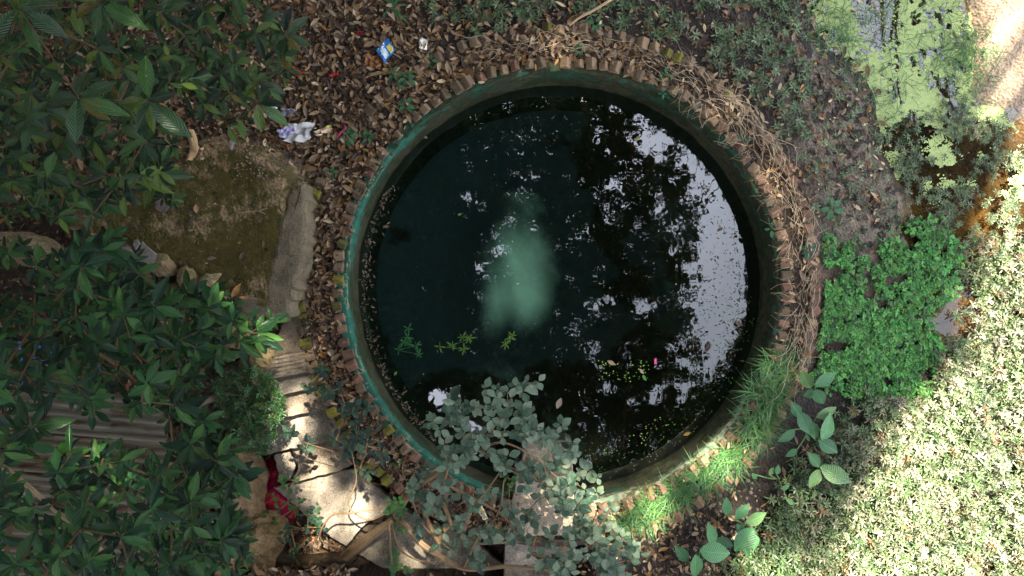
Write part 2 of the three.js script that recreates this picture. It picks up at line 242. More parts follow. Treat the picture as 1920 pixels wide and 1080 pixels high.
{
  const st = thing('concrete_stairs', 'worn concrete steps going down beside the left edge of the well', 'stairs', P(550, 690, -0.7));
  const S = (name, pts, y, th, m, j = 0.012) => mesh(name, flatSlab(pts, y, th, j, 0.01, st.position), m, st);
  S('landing', [[548, 572], [572, 584], [580, 625], [590, 655], [512, 668], [522, 625]], 0.0, 0.3, conDark, 0.02);
  const rows = [[[509, 668], [589, 653]], [[507, 676], [591, 661]], [[505, 684], [594, 668]], [[503, 692], [596, 675]], [[501, 701], [598, 683]], [[499, 714], [600, 692]]];
  for (let i = 0; i < 5; i++) { const [a, b] = rows[i], [c, d] = rows[i + 1]; S('board', [[a[0], a[1] + 0.3], [b[0], b[1] + 0.3], d, c], -0.02 - 0.003 * i, 0.12, conB, 0.005); }
  S('tread', [[494, 706], [604, 684], [612, 722], [497, 748]], -0.17, 0.2, conA); S('tread', [[492, 738], [614, 712], [622, 765], [496, 792]], -0.3, 0.2, conB);
  S('tread', [[494, 782], [625, 755], [640, 822], [500, 852]], -0.43, 0.22, conA); S('tread', [[545, 842], [640, 816], [662, 872], [632, 884], [546, 906], [560, 878]], -0.56, 0.16, conB); S('broken_tread', [[514, 852], [541, 845], [555, 872], [543, 899], [525, 905]], -0.545, 0.16, conA, 0.02);
  slabThing('paving_slab', 'big concrete slab at the foot of the steps with a twisted twig lying over it', 'paving slab', [[512, 915], [558, 902], [635, 883], [662, 878], [722, 926], [748, 948], [684, 984], [650, 1024], [602, 998], [560, 955]], -0.68, 0.1, conA);
  slabThing('paving_slab', 'long concrete slab under the thick pale branch at the bottom edge', 'paving slab', [[668, 1038], [722, 992], [758, 955], [785, 972], [876, 1002], [946, 1062], [950, 1120], [740, 1120], [728, 1072]], -0.7, 0.1, concrete(C(0.9, 0.88, 0.82)));
  slabThing('concrete_spout', 'narrow concrete pier jutting out into the water of the well', 'pier', [[984, 842], [1072, 838], [1076, 898], [974, 900]], -0.1, 1.2, conB);
  slabThing('concrete_walkway', 'pale concrete walkway crossing the rim of the well behind the leafy shrub', 'walkway', [[966, 903], [1074, 901], [1078, 1004], [950, 1008]], 0.06, 0.5, concrete(C(1.05, 0.98, 0.88)));
  slabThing('concrete_step', 'concrete step below the walkway at the bottom edge of the scene', 'step', [[946, 1006], [1080, 1002], [1080, 1050], [946, 1064]], -0.16, 0.5, conA);
  slabThing('concrete_block', 'lowest concrete block between the walkway and the bottom edge', 'block', [[944, 1058], [1062, 1050], [1064, 1130], [944, 1130]], -0.34, 0.4, conB);
  // mossy terrace kerb
  const kerb = thing('stone_kerb', 'rough sloping mortar kerb along the right side of the mossy terrace', 'kerb', onG(555, 480));
  const outl = [[556, 346], [573, 343], [577, 372], [574, 430], [566, 500], [556, 556], [540, 592], [515, 604], [470, 596], [444, 580], [443, 562], [470, 556], [490, 550], [503, 522], [516, 462], [526, 415], [540, 372]];
  const kg = flatSlab(outl, 0.36, 0.42, 0.05, 0.05, kerb.position); mesh('mortar', kg, kerbMat, kerb);
  const outl2 = [[563, 350], [577, 348], [582, 400], [574, 470], [566, 540], [552, 590], [536, 604], [544, 560], [556, 500], [566, 420]];
  mesh('mossy_foot', flatSlab(outl2, 0.12, 0.3, 0.05, 0.04, kerb.position), conMoss, kerb);
}
// stones of the terrace edge, boulders
const rockTex = tex(512, 512, (u, v) => { const n = fbm(u * 4, v * 4, 5), g = fbm(u * 45, v * 45, 3), m = sst(0.05, 0.2, fbm(u * 7 + 4, v * 7, 3)), k = 1 + 0.7 * n + 0.9 * g; return [0.3 * k * (1 - 0.4 * m), 0.22 * k * (1 - 0.3 * m), 0.125 * k * (1 - 0.45 * m)]; }, true);
const rockBump = tex(512, 512, (u, v) => { const n = 0.5 + 0.6 * fbm(u * 8, v * 8, 5) + 0.5 * fbm(u * 40, v * 40, 2); return [n, n, n]; });
function boulder(name, label, px, py, y, wx, hy, wz, col, turn, off, flat = false) {
  const g = new THREE.IcosahedronGeometry(1, 5); rough(g, flat ? 0.16 : 0.3, 1.6, off); rough(g, 0.07, 6, off + 3);
  const s = (CAM - y) / FPX; g.scale(wx * s / 2, hy, wz * s / 2); g.rotateY(turn);
  const p = g.attributes.position, uv = new Float32Array(p.count * 2); for (let i = 0; i < p.count; i++) { uv[i * 2] = p.getX(i) * 1.7 + off; uv[i * 2 + 1] = (p.getZ(i) + p.getY(i) * 0.6) * 1.7; }
  g.setAttribute('uv', new THREE.BufferAttribute(uv, 2)); g.computeVertexNormals();
  const m = mesh(name, g, std(col, 0.93, { map: rockTex, bumpMap: rockBump, bumpScale: 0.02 }), scene); m.position.copy(P(px, py, y)); return tag(m, label, flat ? 'stone' : 'boulder');
}
boulder('boulder', 'tan earthy boulder left of the red powder', 444, 905, -0.55, 100, 0.32, 150, C(1.05, 0.95, 0.85), 0.2, 1);
boulder('boulder', 'mossy tan boulder below the red powder near the bottom edge', 482, 1010, -0.55, 110, 0.3, 100, C(0.95, 0.85, 0.7), 0.8, 4);
boulder('boulder', 'sunlit tan rock under the leaves at the bottom left', 390, 1045, -0.4, 130, 0.3, 80, C(1.3, 1.1, 0.9), 0.3, 8);
boulder('boulder', 'brown rock under the leaf whorl beside the top of the steps', 488, 672, -0.1, 70, 0.22, 60, C(0.75, 0.72, 0.55), 0.5, 12);
boulder('boulder', 'rounded tan rock behind the small leaved bush', 462, 700, -0.25, 90, 0.2, 50, C(0.9, 0.85, 0.75), 0.1, 15);
boulder('boulder', 'pinkish rock face half hidden below the terrace stones', 425, 610, -0.05, 110, 0.25, 60, C(0.95, 0.8, 0.72), -0.5, 18);
boulder('boulder', 'pale flat topped rock at the far left among the dark leaves', 60, 470, 0.15, 130, 0.25, 60, C(0.8, 0.8, 0.75), -0.25, 22);
boulder('terrace_stone', 'broken tan edging stone next to the flat grey slab', 310, 490, 0.22, 62, 0.14, 58, C(0.85, 0.82, 0.75), 0.4, 31, true);
boulder('terrace_stone', 'cracked tan edging stone in the middle of the terrace edge', 357, 517, 0.22, 42, 0.15, 52, C(0.8, 0.75, 0.65), -0.4, 34, true);
boulder('terrace_stone', 'edging stone with a splash of white paint', 402, 524, 0.24, 58, 0.13, 34, C(1.2, 1.2, 1.15), 0.2, 37, true);
boulder('terrace_stone', 'low tan edging stone under the white splashed one', 395, 545, 0.1, 60, 0.16, 34, C(0.75, 0.7, 0.6), 0.2, 41, true);
boulder('terrace_stone', 'small edging stone close to the corner of the mortar kerb', 462, 592, 0.1, 48, 0.15, 40, C(0.8, 0.75, 0.65), 0.7, 44, true);
boulder('terrace_stone', 'dark edging stone beneath the cracked one', 335, 548, 0.08, 56, 0.15, 40, C(0.6, 0.55, 0.48), 0.1, 47, true);
{
  const gm = concrete(C(0.75, 0.76, 0.8)); const y = 0.4;
  slabThing('flat_stone', 'largest flat grey stone piece lying at the lower edge of the mossy terrace', 'flat stone', [[266, 453], [293, 478], [286, 508], [250, 498]], 0.36, 0.05, gm);
  slabThing('flat_stone', 'middle sized flat grey stone left of the largest piece', 'flat stone', [[228, 464], [242, 463], [250, 478], [246, 488], [230, 478]], 0.36, 0.05, gm);
  slabThing('flat_stone', 'smallest flat grey stone chip above the other two', 'flat stone', [[250, 452], [258, 448], [262, 458], [254, 467], [248, 460]], 0.37, 0.04, gm);
  slabThing('flat_stone', 'narrow grey stone at the upper edge of the mossy terrace', 'flat stone', [[430, 262], [439, 250], [444, 254], [434, 279], [427, 276]], 0.4, 0.05, gm);
  const d = mesh('grey_disc', new THREE.CylinderGeometry(0.075, 0.08, 0.03, 40), concrete(C(0.62, 0.55, 0.56)), scene); d.geometry.translate(0, 0.015, 0); d.position.copy(onG(305, 385, 0.0)); d.rotation.set(0.06, 0, 0.05); tag(d, 'round grey stone disc at the left edge of the moss', 'stone disc');
}
// ---------------------------------------------------------------- corrugated roof and tarpaulin
{
  const y = 1.7, k = (CAM - y) / FPX, roof = thing('corrugated_roof', 'weathered corrugated metal roof under the leaves at the bottom left', 'roof', P(120, 920, y));
  const rt = tex(512, 512, (u, v) => { const n = fbm(u * 3, v * 14, 4), r = sst(0.02, 0.22, fbm(u * 4 + 3, v * 9 + 2, 4)), g = 1 + 0.6 * n; return [lerp(0.3, 0.16, r) * g, lerp(0.275, 0.095, r) * g, lerp(0.235, 0.05, r) * g]; }, true);
  const tones = [C(0.72, 0.69, 0.58), C(0.65, 0.58, 0.45), C(0.75, 0.71, 0.62), C(0.68, 0.63, 0.52), C(0.64, 0.58, 0.46)];
  for (let i = 0; i < 5; i++) {
    const w = 460 * k, h = 86 * k, g = new THREE.PlaneGeometry(w, h, 2, 84); g.rotateX(-Math.PI / 2); const p = g.attributes.position;
    for (let j = 0; j < p.count; j++) p.setY(j, 0.022 * Math.sin(p.getZ(j) / 0.083 * Math.PI * 2) + 0.004 * N3(p.getX(j) * 3, p.getZ(j) * 3, i));
    g.computeVertexNormals(); const m = mesh('roof_sheet', g, std(tones[i], 0.55, { map: rep(rt, 1.3, 0.4), metalness: 0.25 }), roof);
    m.position.set(((i % 2) * 14 - 20) * k, (4 - i) * 0.03, (i - 2) * 78 * k); m.rotation.set(0.04, -0.09 + (i % 2) * 0.02, 0.02);
  }
  for (const [cx, cy] of [[-40, 745], [-40, 1095], [300, 1095], [285, 790]]) { const a = P(cx, cy, y); const g = new THREE.CylinderGeometry(0.035, 0.04, y + 0.6, 8); g.translate(a.x - roof.position.x, -(y + 0.6) / 2 - 0.08, a.z - roof.position.z); mesh('post', g, std(C(0.1, 0.075, 0.05), 0.9), roof); }
  const tg = (pts, yy, fold, label, col) => { const o = P(pts[0][0], pts[0][1], yy), g = flatSlab(pts, yy, 0.02, 0.02, 0.004, o), m = mesh('tarpaulin', g, phys(col, 0.5), scene); m.position.copy(o); m.rotation.set(fold, 0, fold); return tag(m, label, 'tarpaulin'); };
  tg([[-60, 655], [40, 640], [42, 700], [30, 790], [-60, 800]], 1.55, 0.02, 'blue tarpaulin at the left edge beside the corrugated roof', C(0.03, 0.18, 0.55));
  tg([[70, 650], [140, 655], [190, 688], [185, 702], [120, 690], [60, 672]], 1.5, 0.01, 'strip of blue tarpaulin showing between the leaves above the corrugated roof', C(0.02, 0.2, 0.65));
}
// ---------------------------------------------------------------- masks that shape gaps in the unseen crowns for sun and sky
const edgeX = (py) => { const k = [[-400, 1840], [0, 1835], [150, 1850], [260, 1890], [360, 1860], [450, 1870], [560, 1835], [650, 1815], [720, 1745], [800, 1640], [880, 1625], [960, 1590], [1080, 1560], [1500, 1460]]; for (let i = 1; i < k.length; i++) if (py < k[i][0]) return lerp(k[i - 1][1], k[i][1], (py - k[i - 1][0]) / (k[i][0] - k[i - 1][0])); return 1400; };
const SPOTS = [[542, 668, 30, 24], [534, 732, 26, 8], [530, 776, 24, 12], [520, 822, 14, 10], [585, 866, 22, 18], [612, 950, 8, 45], [598, 985, 24, 18], [692, 1000, 22, 26], [400, 1040, 34, 22], [1205, 948, 50, 16], [1020, 922, 40, 22], [795, 1025, 34, 18], [1110, 56, 62, 9], [1050, 88, 60, 12], [1240, 72, 30, 8], [1345, 215, 50, 20], [1440, 330, 18, 40], [1480, 440, 16, 70], [1330, 860, 40, 24], [1450, 690, 30, 20], [1190, 995, 20, 10], [730, 945, 30, 12], [960, 775, 60, 40], [1060, 880, 60, 40], [1120, 1000, 60, 40], [850, 790, 40, 40], [680, 950, 40, 30]];
function sunMask(px, py) {
  const n = N3(px * 0.018, py * 0.018) * 36 + N3(px * 0.05, py * 0.05, 3) * 20;
  let m = sst(edgeX(py) - 110, edgeX(py) + 70, px + n);
  for (const [x, y, a, b] of SPOTS) { const d = Math.hypot((px - x) / (a + 24), (py - y) / (b + 24)) + 0.18 * N3(px * 0.06, py * 0.06, 8); m = Math.max(m, (x > 480 && x < 720 ? 0.66 : 0.6) * sst(1.25, 0.75, d)); }
  return m;
}
const BEAM = [[972, 360], [1006, 356], [1020, 470], [1024, 560], [1010, 596], [972, 604], [932, 600], [916, 583], [918, 520], [934, 450], [956, 395]];
function beamMask(px, py) { const d = sdPoly(BEAM, px, py); return sst(30, 6, d) * lerp(0.72, 1, sst(380, 500, py)); }
const SKYR = [[1262, 262], [1295, 272], [1335, 312], [1370, 372], [1392, 425], [1408, 490], [1402, 560], [1388, 625], [1345, 700], [1310, 742], [1288, 715], [1310, 670], [1245, 655], [1305, 590], [1262, 545], [1272, 495], [1302, 455], [1308, 420], [1278, 392], [1292, 350], [1268, 305]];
const SKYL = [[786, 742], [850, 722], [880, 760], [890, 830], [915, 875], [885, 850], [850, 795]];
const GAPS = [[1205, 222, 20], [1238, 262, 26], [952, 192, 16], [1040, 170, 8], [992, 330, 12], [878, 372, 14], [930, 440, 13], [898, 500, 12], [998, 428, 8], [915, 520, 10], [1070, 450, 8], [1280, 730, 18], [1230, 745, 22], [1105, 862, 14], [1068, 855, 12], [830, 660, 6], [1160, 215, 10], [1090, 340, 8], [905, 385, 9], [955, 415, 13], [975, 360, 9], [940, 470, 16], [905, 455, 9], [1000, 390, 7], [1100, 440, 9], [1135, 420, 9], [1115, 395, 7], [1160, 455, 7], [1040, 440, 6], [1160, 375, 7], [1190, 430, 9], [1030, 545, 8], [1090, 545, 8], [1150, 590, 9], [1190, 580, 9], [1170, 640, 8], [740, 620, 6], [770, 590, 6], [715, 600, 5], [800, 700, 6], [1160, 180, 8], [1020, 190, 7], [960, 240, 7], [1180, 760, 10], [1130, 800, 9], [1190, 800, 9], [1230, 690, 9]];
function skyMask(px, py) {
  const n = N3(px * 0.03, py * 0.03, 2) * 16 + N3(px * 0.09, py * 0.09, 5) * 9;
  let m = Math.max(sst(8, -8, sdPoly(SKYR, px, py) + n) * (px < 1330 ? 1 - 0.75 * sst(1345, 1290, px) * sst(-0.05, 0.15, N3(px * 0.06, py * 0.06, 31)) : 1), sst(6, -6, sdPoly(SKYL, px, py) + n));
  for (const [x, y, r] of GAPS) m = Math.max(m, sst(1.1, 0.6, Math.hypot(px - x, py - y) / r + n * 0.03));
  if (px > 1060) m = Math.max(m, 0.9 * sst(0.05, 0.32, N3(px * 0.035, py * 0.035, 11) + 0.5 * N3(px * 0.11, py * 0.11, 12)) * sst(1040, 1150, px));
  m = Math.max(m, 0.97 * sst(0.2, 0.4, 0.8 * N3(px * 0.07, py * 0.07, 21) + 0.5 * N3(px * 0.15, py * 0.15, 22) + 0.3 * N3(px * 0.012, py * 0.012, 23)) * sst(800, 900, px) * sst(130, 200, py));
  return m;
}
const dW = (px, py) => Math.hypot(px - 1054, py - 538);
const barkTex = tex(256, 256, (u, v) => { const n = fbm(u * 5, v * 14, 4), g = fbm(u * 30, v * 30, 2), k = 1 + 0.9 * n + 0.5 * g; return [0.62 * k, 0.5 * k, 0.36 * k]; }, true);
const bark = (c) => std(c, 0.9, { map: barkTex, bumpMap: brickBump, bumpScale: 0.006 });
// ---------------------------------------------------------------- tall unseen trees: crown gaps shaped by the masks to shade and mirror in the well
{
  reseed(4242);
  const cg = [0, 1, 2].map(() => { const gs = []; for (let i = 0; i < 7; i++) { const g = leafGeo(0.17, 0.075, { n: 2, fold: 0.2, droop: 0.2 }); g.rotateX(rr(-0.9, 0.9)); g.rotateZ(rr(-0.8, 0.4)); g.rotateY(rr(0, 6.28)); g.translate(rr(-0.13, 0.13), rr(-0.1, 0.1), rr(-0.13, 0.13)); gs.push(g); } return mergeGeometries(gs); });
  const leafMat = std(C(0.045, 0.075, 0.02), 0.6);
  const TREES = [
    ['unseen tall spreading tree behind the marsh to the upper right, its crown above the scene', 9.5, -9.5], ['unseen tall tree north of the well whose crown overhangs the water', 1.5, -10],
    ['unseen tall tree beyond the upper left undergrowth, crown over the litter slope', -8.5, -7], ['unseen tall tree beyond the shed roof, crown over the steps', -9, 5], ['unseen tall tree south of the concrete walkway', 2.2, 8.5]];
  const crowns = TREES.map(() => [[], [], []]), kept = TREES.map(() => []);
  let tries = 0, n = 0;
  while (n < 62000 && tries++ < 700000) {
    const y = 9.4 + 6 * Math.pow(rnd(), 1.2), q = new V3(rr(-10, 17), y, rr(-17, 10));
    const t = (q.y - 0) / SUN.y, [sx, sy] = U(q.x - SUN.x * t, q.z - SUN.z * t, 0), tb = (q.y - BED_Y - 0.05) / SUN.y, [bx, by] = U(q.x - SUN.x * tb, q.z - SUN.z * tb, BED_Y);
    const [rx, ry] = U(q.x, q.z, 2 * WATER_Y - q.y);
    const inPool = Math.hypot(rx - 1054, ry - 538) < 420, inSun = sx > -150 && sx < edgeX(sy) + 60 && sy > -130 && sy < 1210;
    const [ex, ey] = U(q.x, q.z, 2 * MARSH_Y - q.y), inEast = ex > 1640 && ex < 1960 && ey > 235 && ey < 500 && sx > 2000;  // unseen leaves added to the east to darken the marsh reflection
    if (!inPool && !inSun && !inEast) continue;
    let keep = 1; const inWell = Math.hypot(sx - 1054, sy - 538) < 385;
    if (!inWell && sx > -150 && sx < 2200 && sy > -130 && sy < 1210) keep *= 1 - sunMask(sx, sy);
    if (Math.hypot(bx - 985, by - 510) < 300) keep *= 1 - beamMask(bx, by);
    if (inPool) keep *= (1 - skyMask(rx, ry)) * (rx > 850 ? 0.86 : 0.96);
    const [mx, my] = U(q.x, q.z, 2 * MARSH_Y - q.y); if (mx > 1480 && mx < 1720 && my < 200 && my > -40) keep *= mx > 1560 && my < 115 ? 0.03 : 0.2;
    if (rnd() > keep || (keep < 0.5 && rnd() > keep)) continue;
    if (!inPool && rnd() < 0.25) continue; if (inEast && !inPool && !inSun && rnd() < 0.6) continue;
    let best = 0, bd = 1e9; TREES.forEach(([, tx, tz], i) => { const d = Math.hypot(q.x - tx, q.z - tz); if (d < bd) { bd = d; best = i; } });
    const g = 0.7 + 0.6 * rnd(); crowns[best][n % 3].push({ m: mat4(q, eq(rr(-0.5, 0.5), rr(0, 6.28), rr(-0.5, 0.5)), inPool ? rr(0.55, 1.05) : rr(0.8, 1.25)), c: C(g, g * rr(0.9, 1.1), g) });
    if (n % 60 === 0) kept[best].push(q); n++;
  }
  // lower crowns and boughs added out of view, west, south and north, to block skylight
  let low = 0; tries = 0;
  while (low < 17000 && tries++ < 600000) {
    const y = 0.8 + 9.5 * rnd(), side = rnd(), q = side < 0.55 ? new V3(rr(-13, -6), y, rr(-8, 8)) : side < 0.75 ? new V3(rr(-10, 7), y * 0.7, rr(5, 10)) : new V3(rr(-10, 3), y, rr(-12, -4));
    if (y < 8.4) { const [cx, cy] = U(q.x, q.z, Math.min(y, 7.9)); if (cx > -90 && cx < 2010 && cy > -90 && cy < 1170) continue; }
    const t = q.y / SUN.y, [sx, sy] = U(q.x - SUN.x * t, q.z - SUN.z * t, 0), tb = (q.y - BED_Y - 0.05) / SUN.y, [bx, by] = U(q.x - SUN.x * tb, q.z - SUN.z * tb, BED_Y);
    if (sx > -150 && sy > -130 && sy < 1210 && (dW(sx, sy) > 385) && rnd() < sunMask(sx, sy)) continue;
    if (Math.hypot(bx - 985, by - 510) < 300 && rnd() < beamMask(bx, by)) continue;
    const [rx, ry] = U(q.x, q.z, 2 * WATER_Y - q.y); if (dW(rx, ry) < 420 && rnd() < skyMask(rx, ry)) continue;
    let best = 0, bd = 1e9; TREES.forEach(([, tx, tz], i) => { const d = Math.hypot(q.x - tx, q.z - tz); if (d < bd) { bd = d; best = i; } });
    const g = 0.7 + 0.6 * rnd(); crowns[best][low % 3].push({ m: mat4(q, eq(rr(-0.5, 0.5), rr(0, 6.28), rr(-0.5, 0.5)), rr(1.1, 1.7)), c: C(g, g * rr(0.9, 1.1), g) }); low++;
  }
  console.log('low', low); console.log('canopy', n, 'tries', tries);
  TREES.forEach(([label, tx, tz], i) => {
    const o = thing('shade_tree', label, 'tree', new V3(tx, groundY(tx, tz), tz)), off = o.position;
    const top = new V3(rr(-0.3, 0.3), 9.5, rr(-0.3, 0.3)); mesh('trunk', tube([new V3(0, -0.3, 0), new V3(rr(-0.15, 0.15), 3, rr(-0.15, 0.15)), new V3(rr(-0.3, 0.3), 6.5, rr(-0.3, 0.3)), top], 0.34, 0.16, 10), bark(C(0.32, 0.29, 0.25)), o);
    const limbs = kept[i].filter((_, k) => k % 3 === 0).slice(0, 60).map((q) => { const e = q.clone().sub(off), s = new V3(0, 5.5 + rnd() * 3.5, 0), md = s.clone().lerp(e, 0.5).add(new V3(0, 0.8, 0)); return tube([s, md, e], 0.07, 0.015, 5, 3); });
    if (limbs.length) mesh('limbs', mergeGeometries(limbs), bark(C(0.28, 0.25, 0.2)), o);
    const c = new THREE.Group(); c.name = 'crown'; 
    crowns[i].forEach((l, k) => { if (l.length) inst('crown', cg[k], leafMat, l.map((e) => ({ m: e.m.clone().premultiply(new THREE.Matrix4().makeTranslation(-off.x, -off.y, -off.z)), c: e.c })), o, 'stuff'); });
  });
}
// ---------------------------------------------------------------- scattering over the ground
function scatter(count, bounds, dens, make) { const out = []; let t = 0; while (out.length < count && t++ < count * 30) { const px = rr(bounds[0], bounds[2]), py = rr(bounds[1], bounds[3]); if (rnd() < dens(px, py)) { const e = make(px, py); if (e) out.push(e); } } return out; }
const inRing = (px, py) => { const d = dW(px, py); return d > 424 && d < rOut(Math.atan2(py - 538, px - 1054)) * 160 - 8; };
const offRing = (px, py) => dW(px, py) > 496;
const CONCRETE = [[500, 570], [580, 570], [600, 690], [660, 870], [760, 950], [880, 1000], [950, 1005], [950, 890], [985, 830], [1080, 830], [1082, 1120], [680, 1120], [640, 1025], [590, 990], [500, 920]];
const sel = (poly, f = 20) => (px, py) => sst(f, -f, sdPoly(poly, px, py));
// fallen leaves
{
  reseed(991);
  const geos = [leafGeo(0.1, 0.042, { n: 4, fold: 0.5, droop: -0.25 }), leafGeo(0.085, 0.036, { n: 4, fold: -0.35, droop: 0.35, peak: 0.42 }), leafGeo(0.12, 0.04, { n: 5, fold: 0.3, droop: 0.2, wave: 0.004 }), leafGeo(0.07, 0.04, { n: 4, fold: 0.7, droop: -0.4 })];
  const PAL = [[0.36, 0.235, 0.125], [0.25, 0.145, 0.07], [0.14, 0.075, 0.036], [0.3, 0.21, 0.135], [0.5, 0.37, 0.22], [0.08, 0.044, 0.022], [0.15, 0.095, 0.06], [0.3, 0.15, 0.045], [0.05, 0.03, 0.018], [0.06, 0.035, 0.02]];
  const lt = tex(64, 64, (u, v) => { const m = Math.abs(v - 0.5) < 0.035 ? 1.3 : 1, k = m * (1 + 0.5 * fbm(u * 5, v * 9, 3)); return [0.95 * k, 0.93 * k, 0.9 * k]; }, true);
  const LIT = [[-120, -60], [800, -60], [845, 70], [760, 170], [680, 300], [640, 400], [600, 420], [560, 320], [480, 275], [330, 300], [200, 380], [-120, 420]];
  const s = sel(LIT, 30);
  const dens = (px, py) => {
    const ring = inRing(px, py), d = dW(px, py); if (d < 424 || (!ring && d < 478)) return 0;
    if (ring) { const a = deg(Math.atan2(py - 538, px - 1054)); return a > 110 && a < 290 ? 0.9 : a < 20 || a > 300 ? 0.22 : 0.3; }
    if (inPoly(CONCRETE, px, py)) return 0.012;
    if (px > 1100) return py < 420 ? 0.16 * sst(1740, 1600, px) : py > 900 && px < 1440 && py < 1100 ? 0.3 * sst(1460, 1250, px) : 0.006;
    const m = sdPoly(MOSS, px, py); if (m < -10) return 0.015;
    if (px > 690 && py < 130) return lerp(0.9, 0.35, sst(760, 860, px));
    if (py > 1000 && px > 470 && px < 760) return 0.7;
    return Math.max(s(px, py) * 0.95, 0.22) * (0.35 + 0.65 * sst(-0.3, 0.0, fbm(px * 0.025, py * 0.025, 3)));
  };
  const lists = geos.map(() => []); const L = scatter(30000, [-120, -60, 1760, 1120], dens, (px, py) => {
    const q = onG(px, py), c = pick(PAL), k = rr(0.65, 1.35), i = Math.floor(rnd() * 4); q.y += 0.006 + 0.035 * rnd() * rnd() + (inRing(px, py) ? 0.01 : 0);
    const sc = rnd() < 0.05 ? rr(1.2, 1.7) : rr(0.3, 1.15); lists[i].push({ m: mat4(q, eq(rr(-0.6, 0.6), rr(0, 6.28), rr(-0.5, 0.5)), sc), c: C(c[0] * k, c[1] * k, c[2] * k) }); return 1;
  });
  for (let i = 0; i < 620; i++) { const a = rr(0, 6.28), inner = rnd() < 0.5, d = inner ? rr(414, 432) : rOut(a) * 160 + rr(-16, 16), px = 1054 + d * Math.cos(a), py = 538 + d * Math.sin(a), dg = deg(a); if ((dg > 80 && dg < 105) || (dg < 80 && rnd() < 0.75) || (inner && dg > 120 && dg < 190 && rnd() < 0.5)) continue; const q = P(px, py, 0.065 + 0.02 * rnd()), c = pick(PAL), k = rr(0.7, 1.3), j = Math.floor(rnd() * 4); lists[j].push({ m: mat4(q, eq(rr(-0.6, 0.6), rr(0, 6.28), rr(-0.5, 0.5)), rr(0.45, 1.0)), c: C(c[0] * k, c[1] * k, c[2] * k) }); }
  lists.forEach((l, i) => tag(inst('fallen_leaves', geos[i], std(0xffffff, 0.75, { map: lt }), l), 'dry brown fallen leaves scattered over the ground around the well', 'fallen leaves', 'leaf litter', 'stuff'));
  const tg = []; for (let i = 0; i < 420; i++) { const px = rr(0, 1520), py = rr(0, 1080); if (dens(px, py) < 0.2) continue; const q = onG(px, py, 0.02), a = rr(0, 6.28), l = rr(0.05, 0.16), e = q.clone().add(new V3(Math.cos(a) * l, rr(0, 0.03), Math.sin(a) * l)); tg.push(twig(q, e, 0.004, 0.002, 4)); }
  tag(mesh('litter_twigs', mergeGeometries(tg), bark(C(0.5, 0.42, 0.34))), 'thin broken twigs lying among the fallen leaves', 'twigs', null, 'stuff');
}
